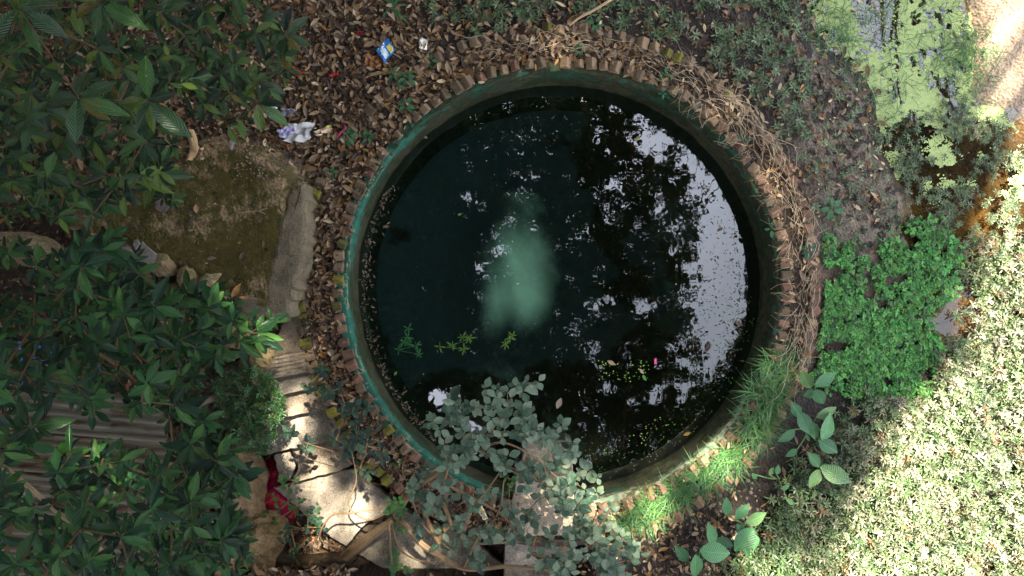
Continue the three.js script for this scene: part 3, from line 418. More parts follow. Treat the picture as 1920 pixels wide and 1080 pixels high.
// ground cover of small star shaped plants
function rosette(n, L, W, tiers, o = {}) { const gs = []; for (let t = 0; t < tiers; t++) for (let i = 0; i < n; i++) { const g = leafGeo(L * (1 - 0.25 * t) * rr(0.8, 1.15), W * rr(0.85, 1.1), { n: 3, fold: 0.3, droop: 0.25, stalk: 0.006, ...o }); g.rotateZ(0.2 + t * 0.45 + rr(-0.2, 0.25)); g.rotateY((i + 0.5 * t) / n * 6.283 + rr(-0.3, 0.3)); g.translate(0, t * 0.02, 0); gs.push(g); } return mergeGeometries(gs); }
{
  reseed(515);
  const R = [0, 1, 2].map(() => rosette(5, 0.085, 0.02, 2)), mat = phys(0xffffff, 0.4, { specularIntensity: 0.7 }), lists = [[], [], []];
  const TOP = [[800, -60], [1500, -60], [1530, 60], [1500, 200], [1515, 330], [1505, 480], [1470, 330], [1380, 180], [1300, 110], [1200, 60], [1060, 38], [930, 66], [850, 95], [820, 60]];
  const LOW = [[1430, 1120], [1310, 1120], [1420, 1000], [1480, 900], [1550, 800], [1610, 748], [1735, 735], [1790, 600], [1825, 440], [2080, 420], [2080, 1140]];
  const FL = [[1650, 270], [1790, 180], [1960, 330], [1960, 480], [1760, 480], [1690, 400]];
  const a = sel(TOP, 26), b = sel(LOW, 26), c = sel(FL, 40);
  const dens = (px, py) => { if (dW(px, py) < 492) return 0; const n = fbm(px * 0.02, py * 0.02, 3); const f = c(px, py) * sst(-0.2, 0.2, n) * 0.8 + 0.1 * sst(1500, 1530, px) * sst(1700, 1660, px) * sst(100, 160, py) * sst(480, 430, py); if (px > 1560 && py < 440) return f; return Math.max(a(px, py) * sst(-0.2, 0.2, n) * 0.36, b(px, py) * sst(-0.45, -0.05, n + 0.08) * (1 - 0.8 * sst(50, 25, Math.hypot(px - 1785, (py - 585) * 0.7))), f); };
  scatter(11500, [790, -60, 2080, 1130], dens, (px, py) => {
    const q = onG(px, py); if (px > 1500) q.y = Math.max(q.y, MARSH_Y); const low = b(px, py) > 0.5; q.y += rr(0.01, low ? 0.15 : 0.05);
    const k = rr(0.4, 1.7), sunPale = low ? Math.pow(rnd(), 1.1) * sst(1330, 1640, px) * (rnd() < 0.4 ? 0.15 : 1) : rr(0, 0.25); lists[Math.floor(rnd() * 3)].push({ m: mat4(q, eq(rr(-0.4, 0.4) * (low ? 2 : 1), rr(0, 6.28), rr(-0.4, 0.4) * (low ? 2 : 1)), (py < 480 && px > 1530 ? 0.7 : 1) * rr(0.4, 1.1)), c: rnd() < 0.035 ? C(0.16, 0.09, 0.04) : C(lerp(0.055, 0.3, sunPale) * k, lerp(0.1, 0.275, sunPale) * k, lerp(0.035, 0.185, sunPale) * k) }); return 1;  // sunlight painted into the leaf colour: paler toward the sunny right, elsewhere random
  });
  lists.forEach((l, i) => tag(inst('ground_cover', R[i], mat, l), 'low ground cover of small star shaped green plants right of and above the well', 'ground cover', 'ground cover plants', 'stuff'));
  // bright clover mats
  const D = [0, 1].map(() => { const gs = []; for (let i = 0; i < 9; i++) { const g = leafGeo(0.026, 0.024, { n: 3, fold: 0.15, droop: 0.3, stalk: 0.004 }); g.rotateZ(rr(0, 0.8)); g.rotateY(i / 9 * 6.283 * 2 + rr(-0.3, 0.3)); g.translate(rr(-0.012, 0.012), rr(0, 0.02), rr(-0.012, 0.012)); gs.push(g); } return mergeGeometries(gs); });
  const M1 = [[1520, 545], [1600, 555], [1680, 590], [1735, 640], [1730, 720], [1650, 740], [1600, 715], [1545, 700], [1528, 640]], M2 = [[1670, 470], [1730, 435], [1775, 470], [1760, 560], [1720, 575], [1660, 545]], M3 = [[1530, 470], [1580, 470], [1600, 550], [1525, 560]];
  const m1 = sel(M1, 45), m2 = sel(M2, 42), m3 = sel(M3, 45), dl = [[], []];
  scatter(5200, [1490, 400, 1800, 770], (px, py) => dW(px, py) < 490 ? 0 : Math.max(m1(px, py), m2(px, py) * 0.9, 0.5 * m3(px, py)) * sst(-0.55, -0.1, N3(px * 0.03, py * 0.03, 40)), (px, py) => { const q = onG(px, py); q.y = Math.max(q.y, MARSH_Y) + rr(0.01, 0.06); const k = rr(0.25, 1.7); dl[Math.floor(rnd() * 2)].push({ m: mat4(q, eq(rr(-0.3, 0.3), rr(0, 6.28), rr(-0.3, 0.3)), rr(0.7, 1.25)), c: C(rr(0.035, 0.075) * k, 0.185 * k, 0.03 * k) }); return 1; });
  dl.forEach((l, i) => tag(inst('clover_mat', D[i], phys(0xffffff, 0.45, { specularIntensity: 0.6 }), l), 'bright green mat of small round leaved plants between the brick edging and the marsh', 'clover mat', 'clover mats', 'stuff'));
  // duckweed
  const disc = new THREE.CircleGeometry(0.0095, 6); disc.rotateX(-Math.PI / 2);
  const DW = [[1500, -40], [1830, -40], [1850, 120], [1880, 230], [1800, 200], [1780, 130], [1740, 150], [1690, 220], [1640, 260], [1620, 180], [1540, 100]], DW2 = [[1640, 160], [1760, 130], [1880, 150], [1860, 240], [1700, 250]];
  const d1 = sel(DW, 16), d2 = sel(DW2, 30), open = [[1575, -40], [1695, -40], [1690, 75], [1650, 105], [1605, 60]], open2 = [[1490, 10], [1530, 30], [1600, 120], [1590, 150], [1545, 125]], op = sel(open, 12), op2 = sel(open2, 12);
  const dd = (px, py) => { const n = fbm(px * 0.022 + 4, py * 0.022, 4); return Math.max(d1(px, py) * sst(-0.2, 0.12, n + 0.5 * N3(px * 0.11, py * 0.11, 4)), d2(px, py) * sst(-0.1, 0.15, n), 0.5 * sst(0.05, 0.25, n) * sst(1640, 1700, px) * sst(400, 280, py)) * (1 - op(px, py) * 0.97) * (1 - op2(px, py) * sst(-0.2, 0.15, n)); };
  const wl = scatter(42000, [1480, -40, 1930, 420], dd, (px, py) => { const q = P(px, py, MARSH_Y); if (groundY(q.x, q.z) > MARSH_Y + 0.003) return null; q.y += 0.003 + 0.0015 * rnd(); const k = rr(0.8, 1.2); return { m: mat4(q, yq(rr(0, 6)), rr(0.6, 1.25)), c: C(0.36 * k, 0.44 * k, 0.15 * k) }; });
  tag(inst('duckweed', disc, std(0xffffff, 0.7), wl), 'pale green duckweed floating on the marsh water', 'duckweed', null, 'stuff');
  // grass blades and reeds in the marsh
  const bl = leafGeo(0.16, 0.008, { n: 3, fold: 0.3, droop: 0.5 });
  const MG = (px, py) => Math.max(0.5 * sst(80, 20, Math.hypot((px - 1800) / 1.2, (py - 110))), 0.12 * d1(px, py), 0.35 * sst(60, 20, Math.hypot(px - 1560, py - 60)));
  tag(inst('marsh_grass', bl, std(0xffffff, 0.6), scatter(1500, [1480, -30, 1930, 330], MG, (px, py) => { const q = onG(px, py); q.y = Math.max(q.y, MARSH_Y) + 0.005; const k = rr(0.5, 1.4); return { m: mat4(q, eq(0, rr(0, 6.28), rr(0.2, 1.2)), rr(0.5, 1.2)), c: C(0.05 * k, 0.14 * k, 0.03 * k) }; })), 'thin green grass blades standing in the marsh', 'marsh grass', null, 'stuff');
}
// dry grass on the planted strip and moss tufts
{
  reseed(2024);
  const sg = [0, 1, 2].map((k) => tube([new V3(0, 0, 0), new V3(0.12, 0.05 + 0.02 * k, 0.02), new V3(0.25, 0.05, 0.05 - 0.05 * k), new V3(0.4, 0.01, 0.02 + 0.05 * k)], 0.0028, 0.0012, 4, 2)), L = [[], [], []];
  const put = (px, py, a, lift, s) => { const q = onG(px, py); q.y = Math.max(q.y, 0) + lift; const k = rr(0.6, 1.25); L[Math.floor(rnd() * 3)].push({ m: mat4(q, eq(rr(-0.5, 0.5), a, rr(-0.12, 0.25)), s), c: C(0.56 * k, 0.44 * k, 0.28 * k) }); };
  for (let i = 0; i < 310; i++) { const a = (rr(0, 1) < 0.7 ? rr(-52, 22) : rr(-110, -40)) * Math.PI / 180, r = lerp(430, 474, Math.pow(rnd(), 0.8)), px = 1054 + r * Math.cos(a), py = 538 + r * Math.sin(a); put(px, py, -(a + Math.PI / 2) + (rnd() < 0.5 ? 0 : Math.PI) + rr(-0.5, 0.5), rr(0.03, 0.14), rr(0.4, 1.1)); }
  for (let i = 0; i < 120; i++) { const a = (rr(-60, 15)) * Math.PI / 180, r = 428; put(1054 + r * Math.cos(a), 538 + r * Math.sin(a), -(a + Math.PI) + rr(-1, 1), rr(0.04, 0.1), rr(0.3, 0.75)); }
  for (let i = 0; i < 60; i++) { const a = rr(100, 140) * Math.PI / 180, r = rr(425, 470); put(1054 + r * Math.cos(a), 538 + r * Math.sin(a), rr(0, 6), 0.03, rr(0.3, 0.7)); }
  L.forEach((l, i) => tag(inst('dry_grass', sg[i], std(0xffffff, 0.7), l), 'tangled pale dry grass stems lying along the brick crown of the well', 'dry grass', 'dry grass', 'stuff'));
  const mg = rosette(4, 0.02, 0.008, 1), ms = sel(MOSS, 30);
  tag(inst('moss', mg, std(0xffffff, 0.9), scatter(9000, [100, 250, 590, 610], (px, py) => { const q = U(...[0, 0]); return ms(px, py) * sst(-0.05, 0.2, fbm(px * 0.012, py * 0.012, 4) + 0.08) * (px > 540 ? 0.3 : 1); }, (px, py) => { const q = onG(px, py, 0.002), k = rr(0.5, 1.3); return { m: mat4(q, yq(rr(0, 6)), rr(0.5, 1.1)), c: C(0.1 * k, 0.082 * k, 0.013 * k) }; })), 'olive green moss over the earthen terrace left of the well', 'moss', null, 'stuff');
}
// ---------------------------------------------------------------- leafy trees and shrubs whose leaves can be told apart
const veinTex = (side, ang, soft = 1) => tex(256, 128, (u, v) => {
  const d = Math.abs(v - 0.5), mid = Math.exp(-d * d * 2600), ph = (u * side + d * ang) * Math.PI * 2, vein = Math.pow(Math.max(0, Math.cos(ph)), 14), n = fbm(u * 8, v * 6, 3), bl = sst(0.3, 0.42, fbm(u * 11 + 7, v * 9, 3));
  const k = 0.78 + 0.35 * n + soft * 0.3 * vein; return [k + 0.55 * mid + 0.6 * bl, k + 0.4 * mid + 0.35 * bl, k + 0.4 * mid + 0.1 * bl];
}, false, false);
const veinBump = (side, ang) => tex(256, 128, (u, v) => { const d = Math.abs(v - 0.5), ph = (u * side + d * ang) * Math.PI * 2, h = 0.5 + 0.4 * Math.cos(ph) * sst(0.02, 0.12, d) - 0.5 * Math.exp(-d * d * 1800); return [h, h, h]; }, false, false);
const lanceTex = veinTex(11, 6), lanceBump = veinBump(11, 6), ovalTex = veinTex(6, 5, 0.7), ovalBump = veinBump(6, 5);
// join points into a branching skeleton that grows out from the first one
function grow(root, pts, bend = 0.12) {
  const nodes = [{ p: root, parent: -1, w: 1 }], order = pts.slice().sort((a, b) => a.distanceTo(root) - b.distanceTo(root));
  for (const q of order) {
    let best = 0, bd = 1e9; nodes.forEach((n, i) => { const d = n.p.distanceTo(q) + (n.p.y > q.y + 0.1 ? 0.25 : 0) + n.p.distanceTo(root) * 0.1; if (d < bd) { bd = d; best = i; } });
    const a = nodes[best].p, L = a.distanceTo(q), k = Math.max(1, Math.round(L / 0.35)); let par = best;
    for (let i = 1; i <= k; i++) { const t = i / k, p = a.clone().lerp(q, t); if (i < k) p.add(new V3(rr(-bend, bend) * L, rr(-0.06, 0.02) * L, rr(-bend, bend) * L)); nodes.push({ p, parent: par, w: 0 }); par = nodes.length - 1; }
    nodes[par].tip = true;
  }
  for (let i = nodes.length - 1; i > 0; i--) { const n = nodes[i]; n.w += n.tip ? 1 : 0; n.w = Math.max(n.w, 1); nodes[n.parent].w += n.w * (nodes[n.parent].parent < 0 ? 0.3 : 1); }
  return nodes;
}
function branchMesh(nodes, r1, pw, off, minR = 0.0025) {
  const gs = []; for (let i = 1; i < nodes.length; i++) { const n = nodes[i], p = nodes[n.parent]; const r = Math.max(minR, r1 * Math.pow(n.w, pw)), q = Math.max(r, Math.min(r * 1.5, r1 * Math.pow(p.w, pw))); gs.push(twig(p.p.clone().sub(off), n.p.clone().sub(off), q, r, r > 0.02 ? 8 : 5)); } return mergeGeometries(gs);
}
function leaves(root, list, geos, mats, most = 300, name = 'leaf') { // the highest ones as parts, the rest joined
  list.sort((a, b) => b.h - a.h); const off = root.position;
  const loc = (e) => { const m = e.m.clone(); m.elements[12] -= off.x; m.elements[13] -= off.y; m.elements[14] -= off.z; return m; };
  list.slice(0, most).forEach((e) => { const m = mesh(name, geos[e.g % geos.length], mats[e.k % mats.length], root); m.matrixAutoUpdate = true; loc(e).decompose(m.position, m.quaternion, m.scale); });
  const rest = list.slice(most); geos.forEach((g, gi) => mats.forEach((mt, mi) => { const l = rest.filter((e) => e.g % geos.length === gi && e.k % mats.length === mi); if (l.length) inst('leaves', g, mt, l.map((e) => ({ m: loc(e) })), root, 'stuff'); }));
}
function whorl(list, c, n, s, tilt, aim = null, kmax = 8) {
  const a0 = rr(0, 6.28); for (let i = 0; i < n; i++) { const a = a0 + i / n * 6.283 + rr(-0.35, 0.35); if (aim !== null && Math.cos(a - aim) < -0.35 && rnd() < 0.75) continue;
    const k = s * rr(0.55, 1.15); list.push({ m: mat4(c.clone().add(new V3(0, rr(-0.03, 0.03), 0)), new THREE.Quaternion().setFromEuler(new THREE.Euler(rr(-0.35, 0.35), -a, tilt + rr(-0.4, 0.35), 'YZX')), new V3(k, k, k * rr(0.85, 1.1))), h: c.y + rr(-0.05, 0.05), g: Math.floor(rnd() * 3), k: kmax === 8 && rnd() < 0.75 ? Math.floor(rnd() * 6) : Math.floor(rnd() * kmax) }); }
}
function fill(poly, count, dens, yf, sep) { // spots in a region, not too close to each other
  const xs = poly.map((p) => p[0]), ys = poly.map((p) => p[1]), out = []; let t = 0;
  while (out.length < count && t++ < count * 60) { const px = rr(Math.min(...xs), Math.max(...xs)), py = rr(Math.min(...ys), Math.max(...ys)); if (!inPoly(poly, px, py) || rnd() > dens(px, py)) continue; const y = yf(px, py), p = P(px, py, y); if (out.some((q) => q.distanceTo(p) < sep)) continue; p.px = px; p.py = py; out.push(p); }
  return out;
}
const leafMats = (cs, r, t, b, sp = 0.85) => cs.map(([x, y, z]) => phys(C(x, y, z), r, { map: t, bumpMap: b, bumpScale: 0.004, specularIntensity: sp }));
{ // upper left tree
  reseed(31);
  const poly = [[-80, -80], [400, -80], [480, -20], [530, 60], [560, 105], [545, 150], [505, 205], [480, 225], [430, 245], [350, 235], [320, 300], [325, 375], [250, 385], [150, 410], [60, 420], [-80, 420]];
  const hole = [[90, 90, 40], [280, 60, 30], [60, 300, 26], [410, 40, 34], [215, 250, 26]];
  const dens = (px, py) => { let d = 0.55 + 0.5 * sst(-0.2, 0.2, fbm(px * 0.011, py * 0.011, 2)); for (const [x, y, r] of hole) d *= sst(r * 0.4, r, Math.hypot(px - x, py - y)); return d; };
  const pts = fill(poly, 330, dens, (px) => rr(1.7, 4.0) * (px > 380 ? 0.8 : 1), 0.1);
  const big = [[148, 185, 4.5], [282, 190, 4.4], [40, 20, 4.6], [190, 8, 4.5], [300, 330, 3.2], [535, 65, 2.8], [485, 195, 2.8], [440, 120, 3.2]].map(([x, y, h]) => { const p = P(x, y, h); p.px = x; p.py = y; p.big = true; return p; });
  pts.push(...big, ...fill(poly, 120, dens, () => rr(0.7, 1.6), 0.16).map((p) => (p.low = true, p)));
  const root = P(-150, 250, 1.2), t = thing('leafy_tree', 'dark leafy tree with toothed drooping leaves filling the top left corner', 'tree', new V3(root.x, 0, root.z));
  const list = []; for (const p of pts) whorl(list, p, p.big ? 7 : Math.floor(rr(4, 8)), p.big ? 1.2 : rr(0.62, 0.95), p.big ? -0.1 : -0.15, p.px > 430 ? -0.2 : null);
  leaves(t, list, [leafGeo(0.19, 0.072, { n: 6, fold: 0.28, droop: 0.28, stalk: 0.012, wave: 0.003 }), leafGeo(0.17, 0.068, { n: 6, fold: 0.2, droop: 0.18, stalk: 0.012 }), leafGeo(0.15, 0.062, { n: 6, fold: 0.35, droop: 0.4, stalk: 0.01, wave: 0.003 })], leafMats([[0.022, 0.066, 0.015], [0.05, 0.12, 0.03], [0.007, 0.026, 0.009], [0.085, 0.14, 0.022], [0.026, 0.062, 0.022], [0.016, 0.05, 0.01], [0.042, 0.085, 0.026], [0.12, 0.1, 0.016]], 0.22, lanceTex, lanceBump, 0.6));
  const nodes = grow(root, pts); mesh('branches', branchMesh(nodes, 0.0028, 0.4, t.position), bark(C(0.13, 0.1, 0.06)), t);
  mesh('trunk', tube([new V3(0, -0.4, 0), new V3(0.05, 0.5, 0.03), new V3(0, 1.25, 0)], 0.1, 0.06, 8), bark(C(0.25, 0.2, 0.15)), t);
}
{ // lower left tree
  reseed(32);
  const poly = [[-80, 450], [40, 460], [130, 490], [150, 450], [200, 425], [225, 480], [300, 510], [320, 545], [425, 545], [445, 590], [515, 600], [500, 640], [420, 690], [395, 720], [380, 790], [445, 840], [455, 900], [430, 950], [470, 985], [460, 1050], [440, 1140], [-80, 1140]];
  const hole = [[110, 780, 74], [195, 800, 62], [60, 900, 60], [280, 790, 40], [30, 1010, 40], [120, 700, 26], [30, 660, 20], [250, 730, 22], [330, 800, 20], [20, 520, 60], [90, 860, 34], [20, 1020, 26], [390, 700, 24], [345, 960, 12]];
  const dens = (px, py) => { let d = 0.6 + 0.5 * sst(-0.2, 0.2, fbm(px * 0.011 + 20, py * 0.011, 2)); for (const [x, y, r] of hole) d *= sst(r * 0.5, r * 1.1, Math.hypot(px - x, py - y)); return d; };
  const pts = fill(poly, 470, dens, (px, py) => (px < 300 && py > 700 ? rr(2.3, 4.3) : rr(1.5, 3.7)), 0.11);
  const big = [[152, 500, 3.8], [290, 575, 3.6], [395, 575, 3.4], [480, 625, 3.1], [180, 640, 3.6], [405, 865, 3.5], [425, 1003, 3.3], [60, 800, 3.9], [345, 770, 3.2], [405, 670, 3.0], [195, 470, 3.5], [440, 890, 3.3]].map(([x, y, h]) => { const p = P(x, y, h); p.px = x; p.py = y; p.big = true; return p; }); pts.push(...big, ...fill(poly, 170, (px, py) => (px < 330 && py > 690 ? 0 : 1) * dens(px, py), () => rr(0.7, 1.5), 0.16));
  const root = P(-120, 840, 2.2), t = thing('leafy_tree', 'dark leafy tree with whorls of smooth glossy leaves over the roof at the lower left', 'tree', new V3(root.x, 0, root.z));
  const list = []; for (const p of pts) whorl(list, p, p.big ? 9 : Math.floor(rr(5, 9)), p.big ? 1.08 : rr(0.66, 0.98), -0.1, p.px > 440 ? 0.1 : null);
  leaves(t, list, [leafGeo(0.185, 0.064, { n: 6, fold: 0.22, droop: 0.16, stalk: 0.015 }), leafGeo(0.165, 0.062, { n: 6, fold: 0.3, droop: 0.26, stalk: 0.015 }), leafGeo(0.15, 0.058, { n: 6, fold: 0.16, droop: 0.1, stalk: 0.012 })], leafMats([[0.013, 0.058, 0.014], [0.03, 0.11, 0.028], [0.006, 0.026, 0.009], [0.055, 0.14, 0.03], [0.011, 0.046, 0.017], [0.018, 0.064, 0.01]], 0.2, ovalTex, lanceBump, 0.6));
  const nodes = grow(root, pts); mesh('branches', branchMesh(nodes, 0.0028, 0.4, t.position), bark(C(0.15, 0.1, 0.06)), t);
  mesh('trunk', tube([new V3(0, -0.6, 0), new V3(-0.05, 1, 0.03), new V3(0, 2.25, 0)], 0.12, 0.07, 8), bark(C(0.25, 0.2, 0.15)), t);
  const lb = [P(-30, 850, 2.6), P(45, 905, 2.7), P(120, 970, 2.75), P(180, 1015, 2.8), P(212, 1090, 2.8), P(225, 1150, 2.8)].map((p) => p.sub(t.position)); mesh('branch', tube(lb, 0.022, 0.012, 7), bark(C(0.55, 0.5, 0.42)), t);
}
// the round leaved shrub in front of the walkway
const ROUND = [leafGeo(0.115, 0.082, { n: 6, fold: 0.12, droop: 0.15, stalk: 0.015, peak: 0.46 }), leafGeo(0.1, 0.072, { n: 6, fold: 0.2, droop: 0.25, stalk: 0.012, peak: 0.5 }), leafGeo(0.085, 0.066, { n: 6, fold: 0.1, droop: 0.1, stalk: 0.01, peak: 0.46 })];
function shrub(o, rootPt, clusters, mats, sz, br, r1, tilt = 0.1, extra = []) {
  const pts = [], list = [];
  for (const [cx, cy, rx, ry, y, n] of clusters) for (let i = 0; i < Math.ceil(n / 4); i++) { const a = rr(0, 6.28), d = Math.sqrt(rnd()), h = y + rr(-0.14, 0.14), p = P(cx + Math.cos(a) * d * rx, cy + Math.sin(a) * d * ry, h); pts.push(p); whorl(list, p, Math.floor(rr(3, 6.5)), sz * rr(0.8, 1.15), tilt, null); }
  const nodes = grow(extra[0] ?? rootPt, [...extra.slice(1), ...pts], 0.16); mesh('branches', branchMesh(nodes, r1, 0.46, o.position, 0.0028), br, o);
  leaves(o, list, ROUND, mats);
}
const greyLeaf = leafMats([[0.08, 0.15, 0.085], [0.13, 0.2, 0.12], [0.035, 0.085, 0.045], [0.19, 0.25, 0.155]], 0.3, ovalTex, ovalBump, 0.9), deepLeaf = leafMats([[0.022, 0.06, 0.036], [0.03, 0.075, 0.04], [0.014, 0.042, 0.03], [0.045, 0.085, 0.04]], 0.42, ovalTex, ovalBump), freshLeaf = leafMats([[0.045, 0.17, 0.03], [0.06, 0.2, 0.03], [0.035, 0.14, 0.04], [0.09, 0.22, 0.035]], 0.42, ovalTex, ovalBump);
{
  reseed(61);
  const root = P(650, 1042, -0.62), o = thing('round_leaved_shrub', 'large shrub with round grey green leaves leaning over the walkway and the water', 'shrub', root.clone());
  const br = bark(C(0.38, 0.31, 0.23)), R = (pts, r0, r1) => mesh('stem', tube(pts.map(([x, y, h]) => P(x, y, h).sub(root)), r0, r1, 8, 6), br, o);
  R([[618, 1062, -0.66], [655, 1038, -0.55], [700, 1002, -0.3], [742, 972, -0.02]], 0.075, 0.05);
  R([[742, 968, -0.02], [760, 985, 0.05], [785, 1015, 0.12], [812, 1035, 0.2], [870, 1066, 0.35], [960, 1062, 0.5], [1060, 1075, 0.6]], 0.042, 0.012);
  R([[742, 966, 0.02], [775, 920, 0.3], [830, 880, 0.6], [880, 850, 0.85], [915, 815, 1.0], [940, 780, 1.15]], 0.04, 0.009);
  R([[730, 978, -0.05], [732, 1020, 0.0], [735, 1060, 0.05], [745, 1110, 0.1]], 0.016, 0.01); R([[736, 985, 0.0], [750, 1030, 0.1], [790, 1052, 0.25], [840, 1050, 0.4]], 0.014, 0.006);
  R([[642, 1030, -0.4], [600, 1010, -0.2], [625, 965, 0.0], [660, 962, 0.05], [710, 955, 0.02], [742, 958, 0.05]], 0.012, 0.012); R([[742, 950, 0.03], [690, 975, 0.0], [655, 950, 0.0], [668, 900, 0.2], [660, 850, 0.4]], 0.014, 0.006);
  R([[768, 925, 0.25], [790, 980, 0.3], [820, 1010, 0.4], [855, 1040, 0.5]], 0.012, 0.006); R([[880, 850, 0.85], [940, 830, 1.0], [990, 850, 1.05], [1050, 900, 1.05]], 0.016, 0.006);
  R([[870, 1066, 0.35], [895, 1010, 0.5], [935, 960, 0.65], [945, 900, 0.8]], 0.018, 0.007); R([[890, 1020, 0.45], [990, 1015, 0.55], [1080, 1010, 0.7], [1130, 985, 0.85]], 0.016, 0.006); 
  const cl = [[838, 785, 34, 46, 1.15, 22], [862, 765, 30, 34, 1.2, 14], [930, 745, 30, 30, 1.3, 12], [990, 730, 26, 22, 1.3, 10], [955, 780, 46, 40, 1.25, 28], [1010, 805, 44, 34, 1.2, 26], [1045, 850, 40, 30, 1.1, 22], [905, 830, 50, 30, 1.1, 20], [850, 850, 44, 34, 1.0, 18], [950, 860, 40, 30, 1.05, 16], [1020, 890, 56, 26, 1.0, 18], [1090, 905, 38, 36, 1.0, 22], [1040, 935, 40, 26, 1.0, 18], [1110, 950, 36, 36, 0.95, 24], [1070, 985, 44, 36, 0.9, 22], [1130, 1020, 50, 40, 0.9, 34], [1160, 1060, 46, 30, 0.85, 24], [980, 975, 40, 30, 0.8, 16], [1010, 1030, 44, 36, 0.75, 18], [930, 1010, 40, 30, 0.7, 12], [1070, 1060, 50, 26, 0.8, 22], [890, 950, 40, 40, 0.7, 14], [830, 930, 40, 34, 0.6, 16], [790, 900, 34, 34, 0.6, 14], [850, 1000, 36, 30, 0.6, 20], [880, 1040, 36, 28, 0.6, 16], [1180, 1040, 24, 24, 0.85, 10]];
  const extra = [P(742, 968, 0.0), P(775, 920, 0.3), P(830, 880, 0.6), P(880, 850, 0.85), P(990, 850, 1.02), P(895, 1010, 0.5), P(935, 960, 0.65), P(990, 1015, 0.55), P(1080, 1010, 0.7), P(870, 1066, 0.35)];
  shrub(o, root, cl.map(([a, b, c, d, e, f]) => [a, b, c, d, e + rr(-0.12, 0.12), f * 1.7]), greyLeaf, 1.02, bark(C(0.34, 0.26, 0.17)), 0.002, 0.1, extra);
  reseed(62);
  const r2 = P(690, 905, -0.3), o2 = thing('round_leaved_shrub', 'smaller round leaved shrub with dark bluish leaves spreading over the brick edging beside the steps', 'shrub', r2.clone());
  shrub(o2, r2, [[650, 790, 30, 50, 0.4, 26], [690, 800, 26, 36, 0.45, 16], [655, 840, 40, 36, 0.45, 26], [590, 715, 22, 22, 0.35, 10], [628, 745, 20, 24, 0.35, 8], [560, 812, 26, 14, 0.3, 8], [700, 840, 24, 30, 0.4, 10], [575, 838, 14, 10, 0.25, 5], [690, 890, 20, 20, 0.3, 6], [800, 960, 36, 26, 0.4, 14], [770, 1000, 26, 20, 0.3, 8]], deepLeaf, 0.92, bark(C(0.4, 0.29, 0.18)), 0.0024, 0.1);
  const sprig = (label, root, cl, seedv, sz = 0.7, mats = freshLeaf) => { reseed(seedv); const r = P(...root), s = thing('leafy_sprig', label, 'sprig', r.clone(), 'young leafy sprigs at the lower left of the well'); shrub(s, r, cl, mats, sz, bark(C(0.36, 0.3, 0.16)), 0.003); };
  sprig('bright green sprig right beside the red powder', [560, 990, -0.6], [[540, 910, 24, 16, -0.1, 12], [525, 940, 22, 18, -0.05, 12], [550, 945, 18, 14, -0.1, 8], [512, 968, 14, 12, -0.2, 6]], 63, 0.72);
  sprig('green sprig over the lower corner of the big slab', [575, 1010, -0.62], [[585, 960, 26, 16, -0.15, 14], [570, 985, 34, 16, -0.15, 16], [605, 978, 18, 14, -0.2, 8], [545, 1005, 18, 18, -0.3, 9], [550, 1030, 12, 12, -0.35, 5]], 64, 0.66, leafMats([[0.03, 0.1, 0.045], [0.025, 0.085, 0.05], [0.04, 0.13, 0.04], [0.035, 0.1, 0.05]], 0.4, ovalTex, ovalBump));
  sprig('bright green sprig on the fork of the thick pale branch', [742, 980, -0.1], [[735, 945, 26, 16, 0.25, 14], [752, 960, 14, 14, 0.2, 7], [748, 990, 12, 14, 0.15, 6]], 65, 0.75);
  sprig('bright green sprig at the bottom edge below the thick pale branch', [742, 1105, -0.3], [[735, 1052, 20, 16, 0.1, 10], [752, 1062, 18, 14, 0.1, 8]], 66, 0.75);
  sprig('small fresh green sprig hanging beside the concrete pier', [955, 945, -0.1], [[958, 895, 14, 26, 0.5, 14], [960, 920, 10, 14, 0.4, 5]], 67, 0.5);
}
{ // fine leaved bush by the steps
  reseed(71);
  const root = P(455, 800, -0.4), o = thing('small_leaved_bush', 'bush of small narrow bright green leaves at the left edge of the steps', 'bush', root.clone());
  const poly = [[405, 720], [440, 690], [500, 700], [530, 740], [525, 790], [500, 850], [470, 845], [420, 800]], g = [0, 1].map(() => rosette(5, 0.055, 0.013, 2)), L = [[], []], pts = [];
  for (let i = 0; i < 620; i++) { let px, py; do { px = rr(400, 535); py = rr(685, 860); } while (sdPoly(poly, px, py) > 8 * rnd()); const y = rr(0.0, 0.55), p = P(px, py, y), k = rr(0.5, 1.5); if (i % 9 === 0) pts.push(p); L[i % 2].push({ m: mat4(p.clone().sub(root), eq(rr(-0.8, 0.8), rr(0, 6.28), rr(-0.8, 0.8)), rr(0.7, 1.2)), c: C(0.03 * k * (rnd() < 0.08 ? 3 : 1), 0.09 * k, 0.02 * k) }); }
  L.forEach((l, i) => inst('foliage', g[i], phys(0xffffff, 0.45), l, o)); mesh('stems', branchMesh(grow(root, pts), 0.004, 0.4, root), bark(C(0.3, 0.22, 0.14)), o);
}
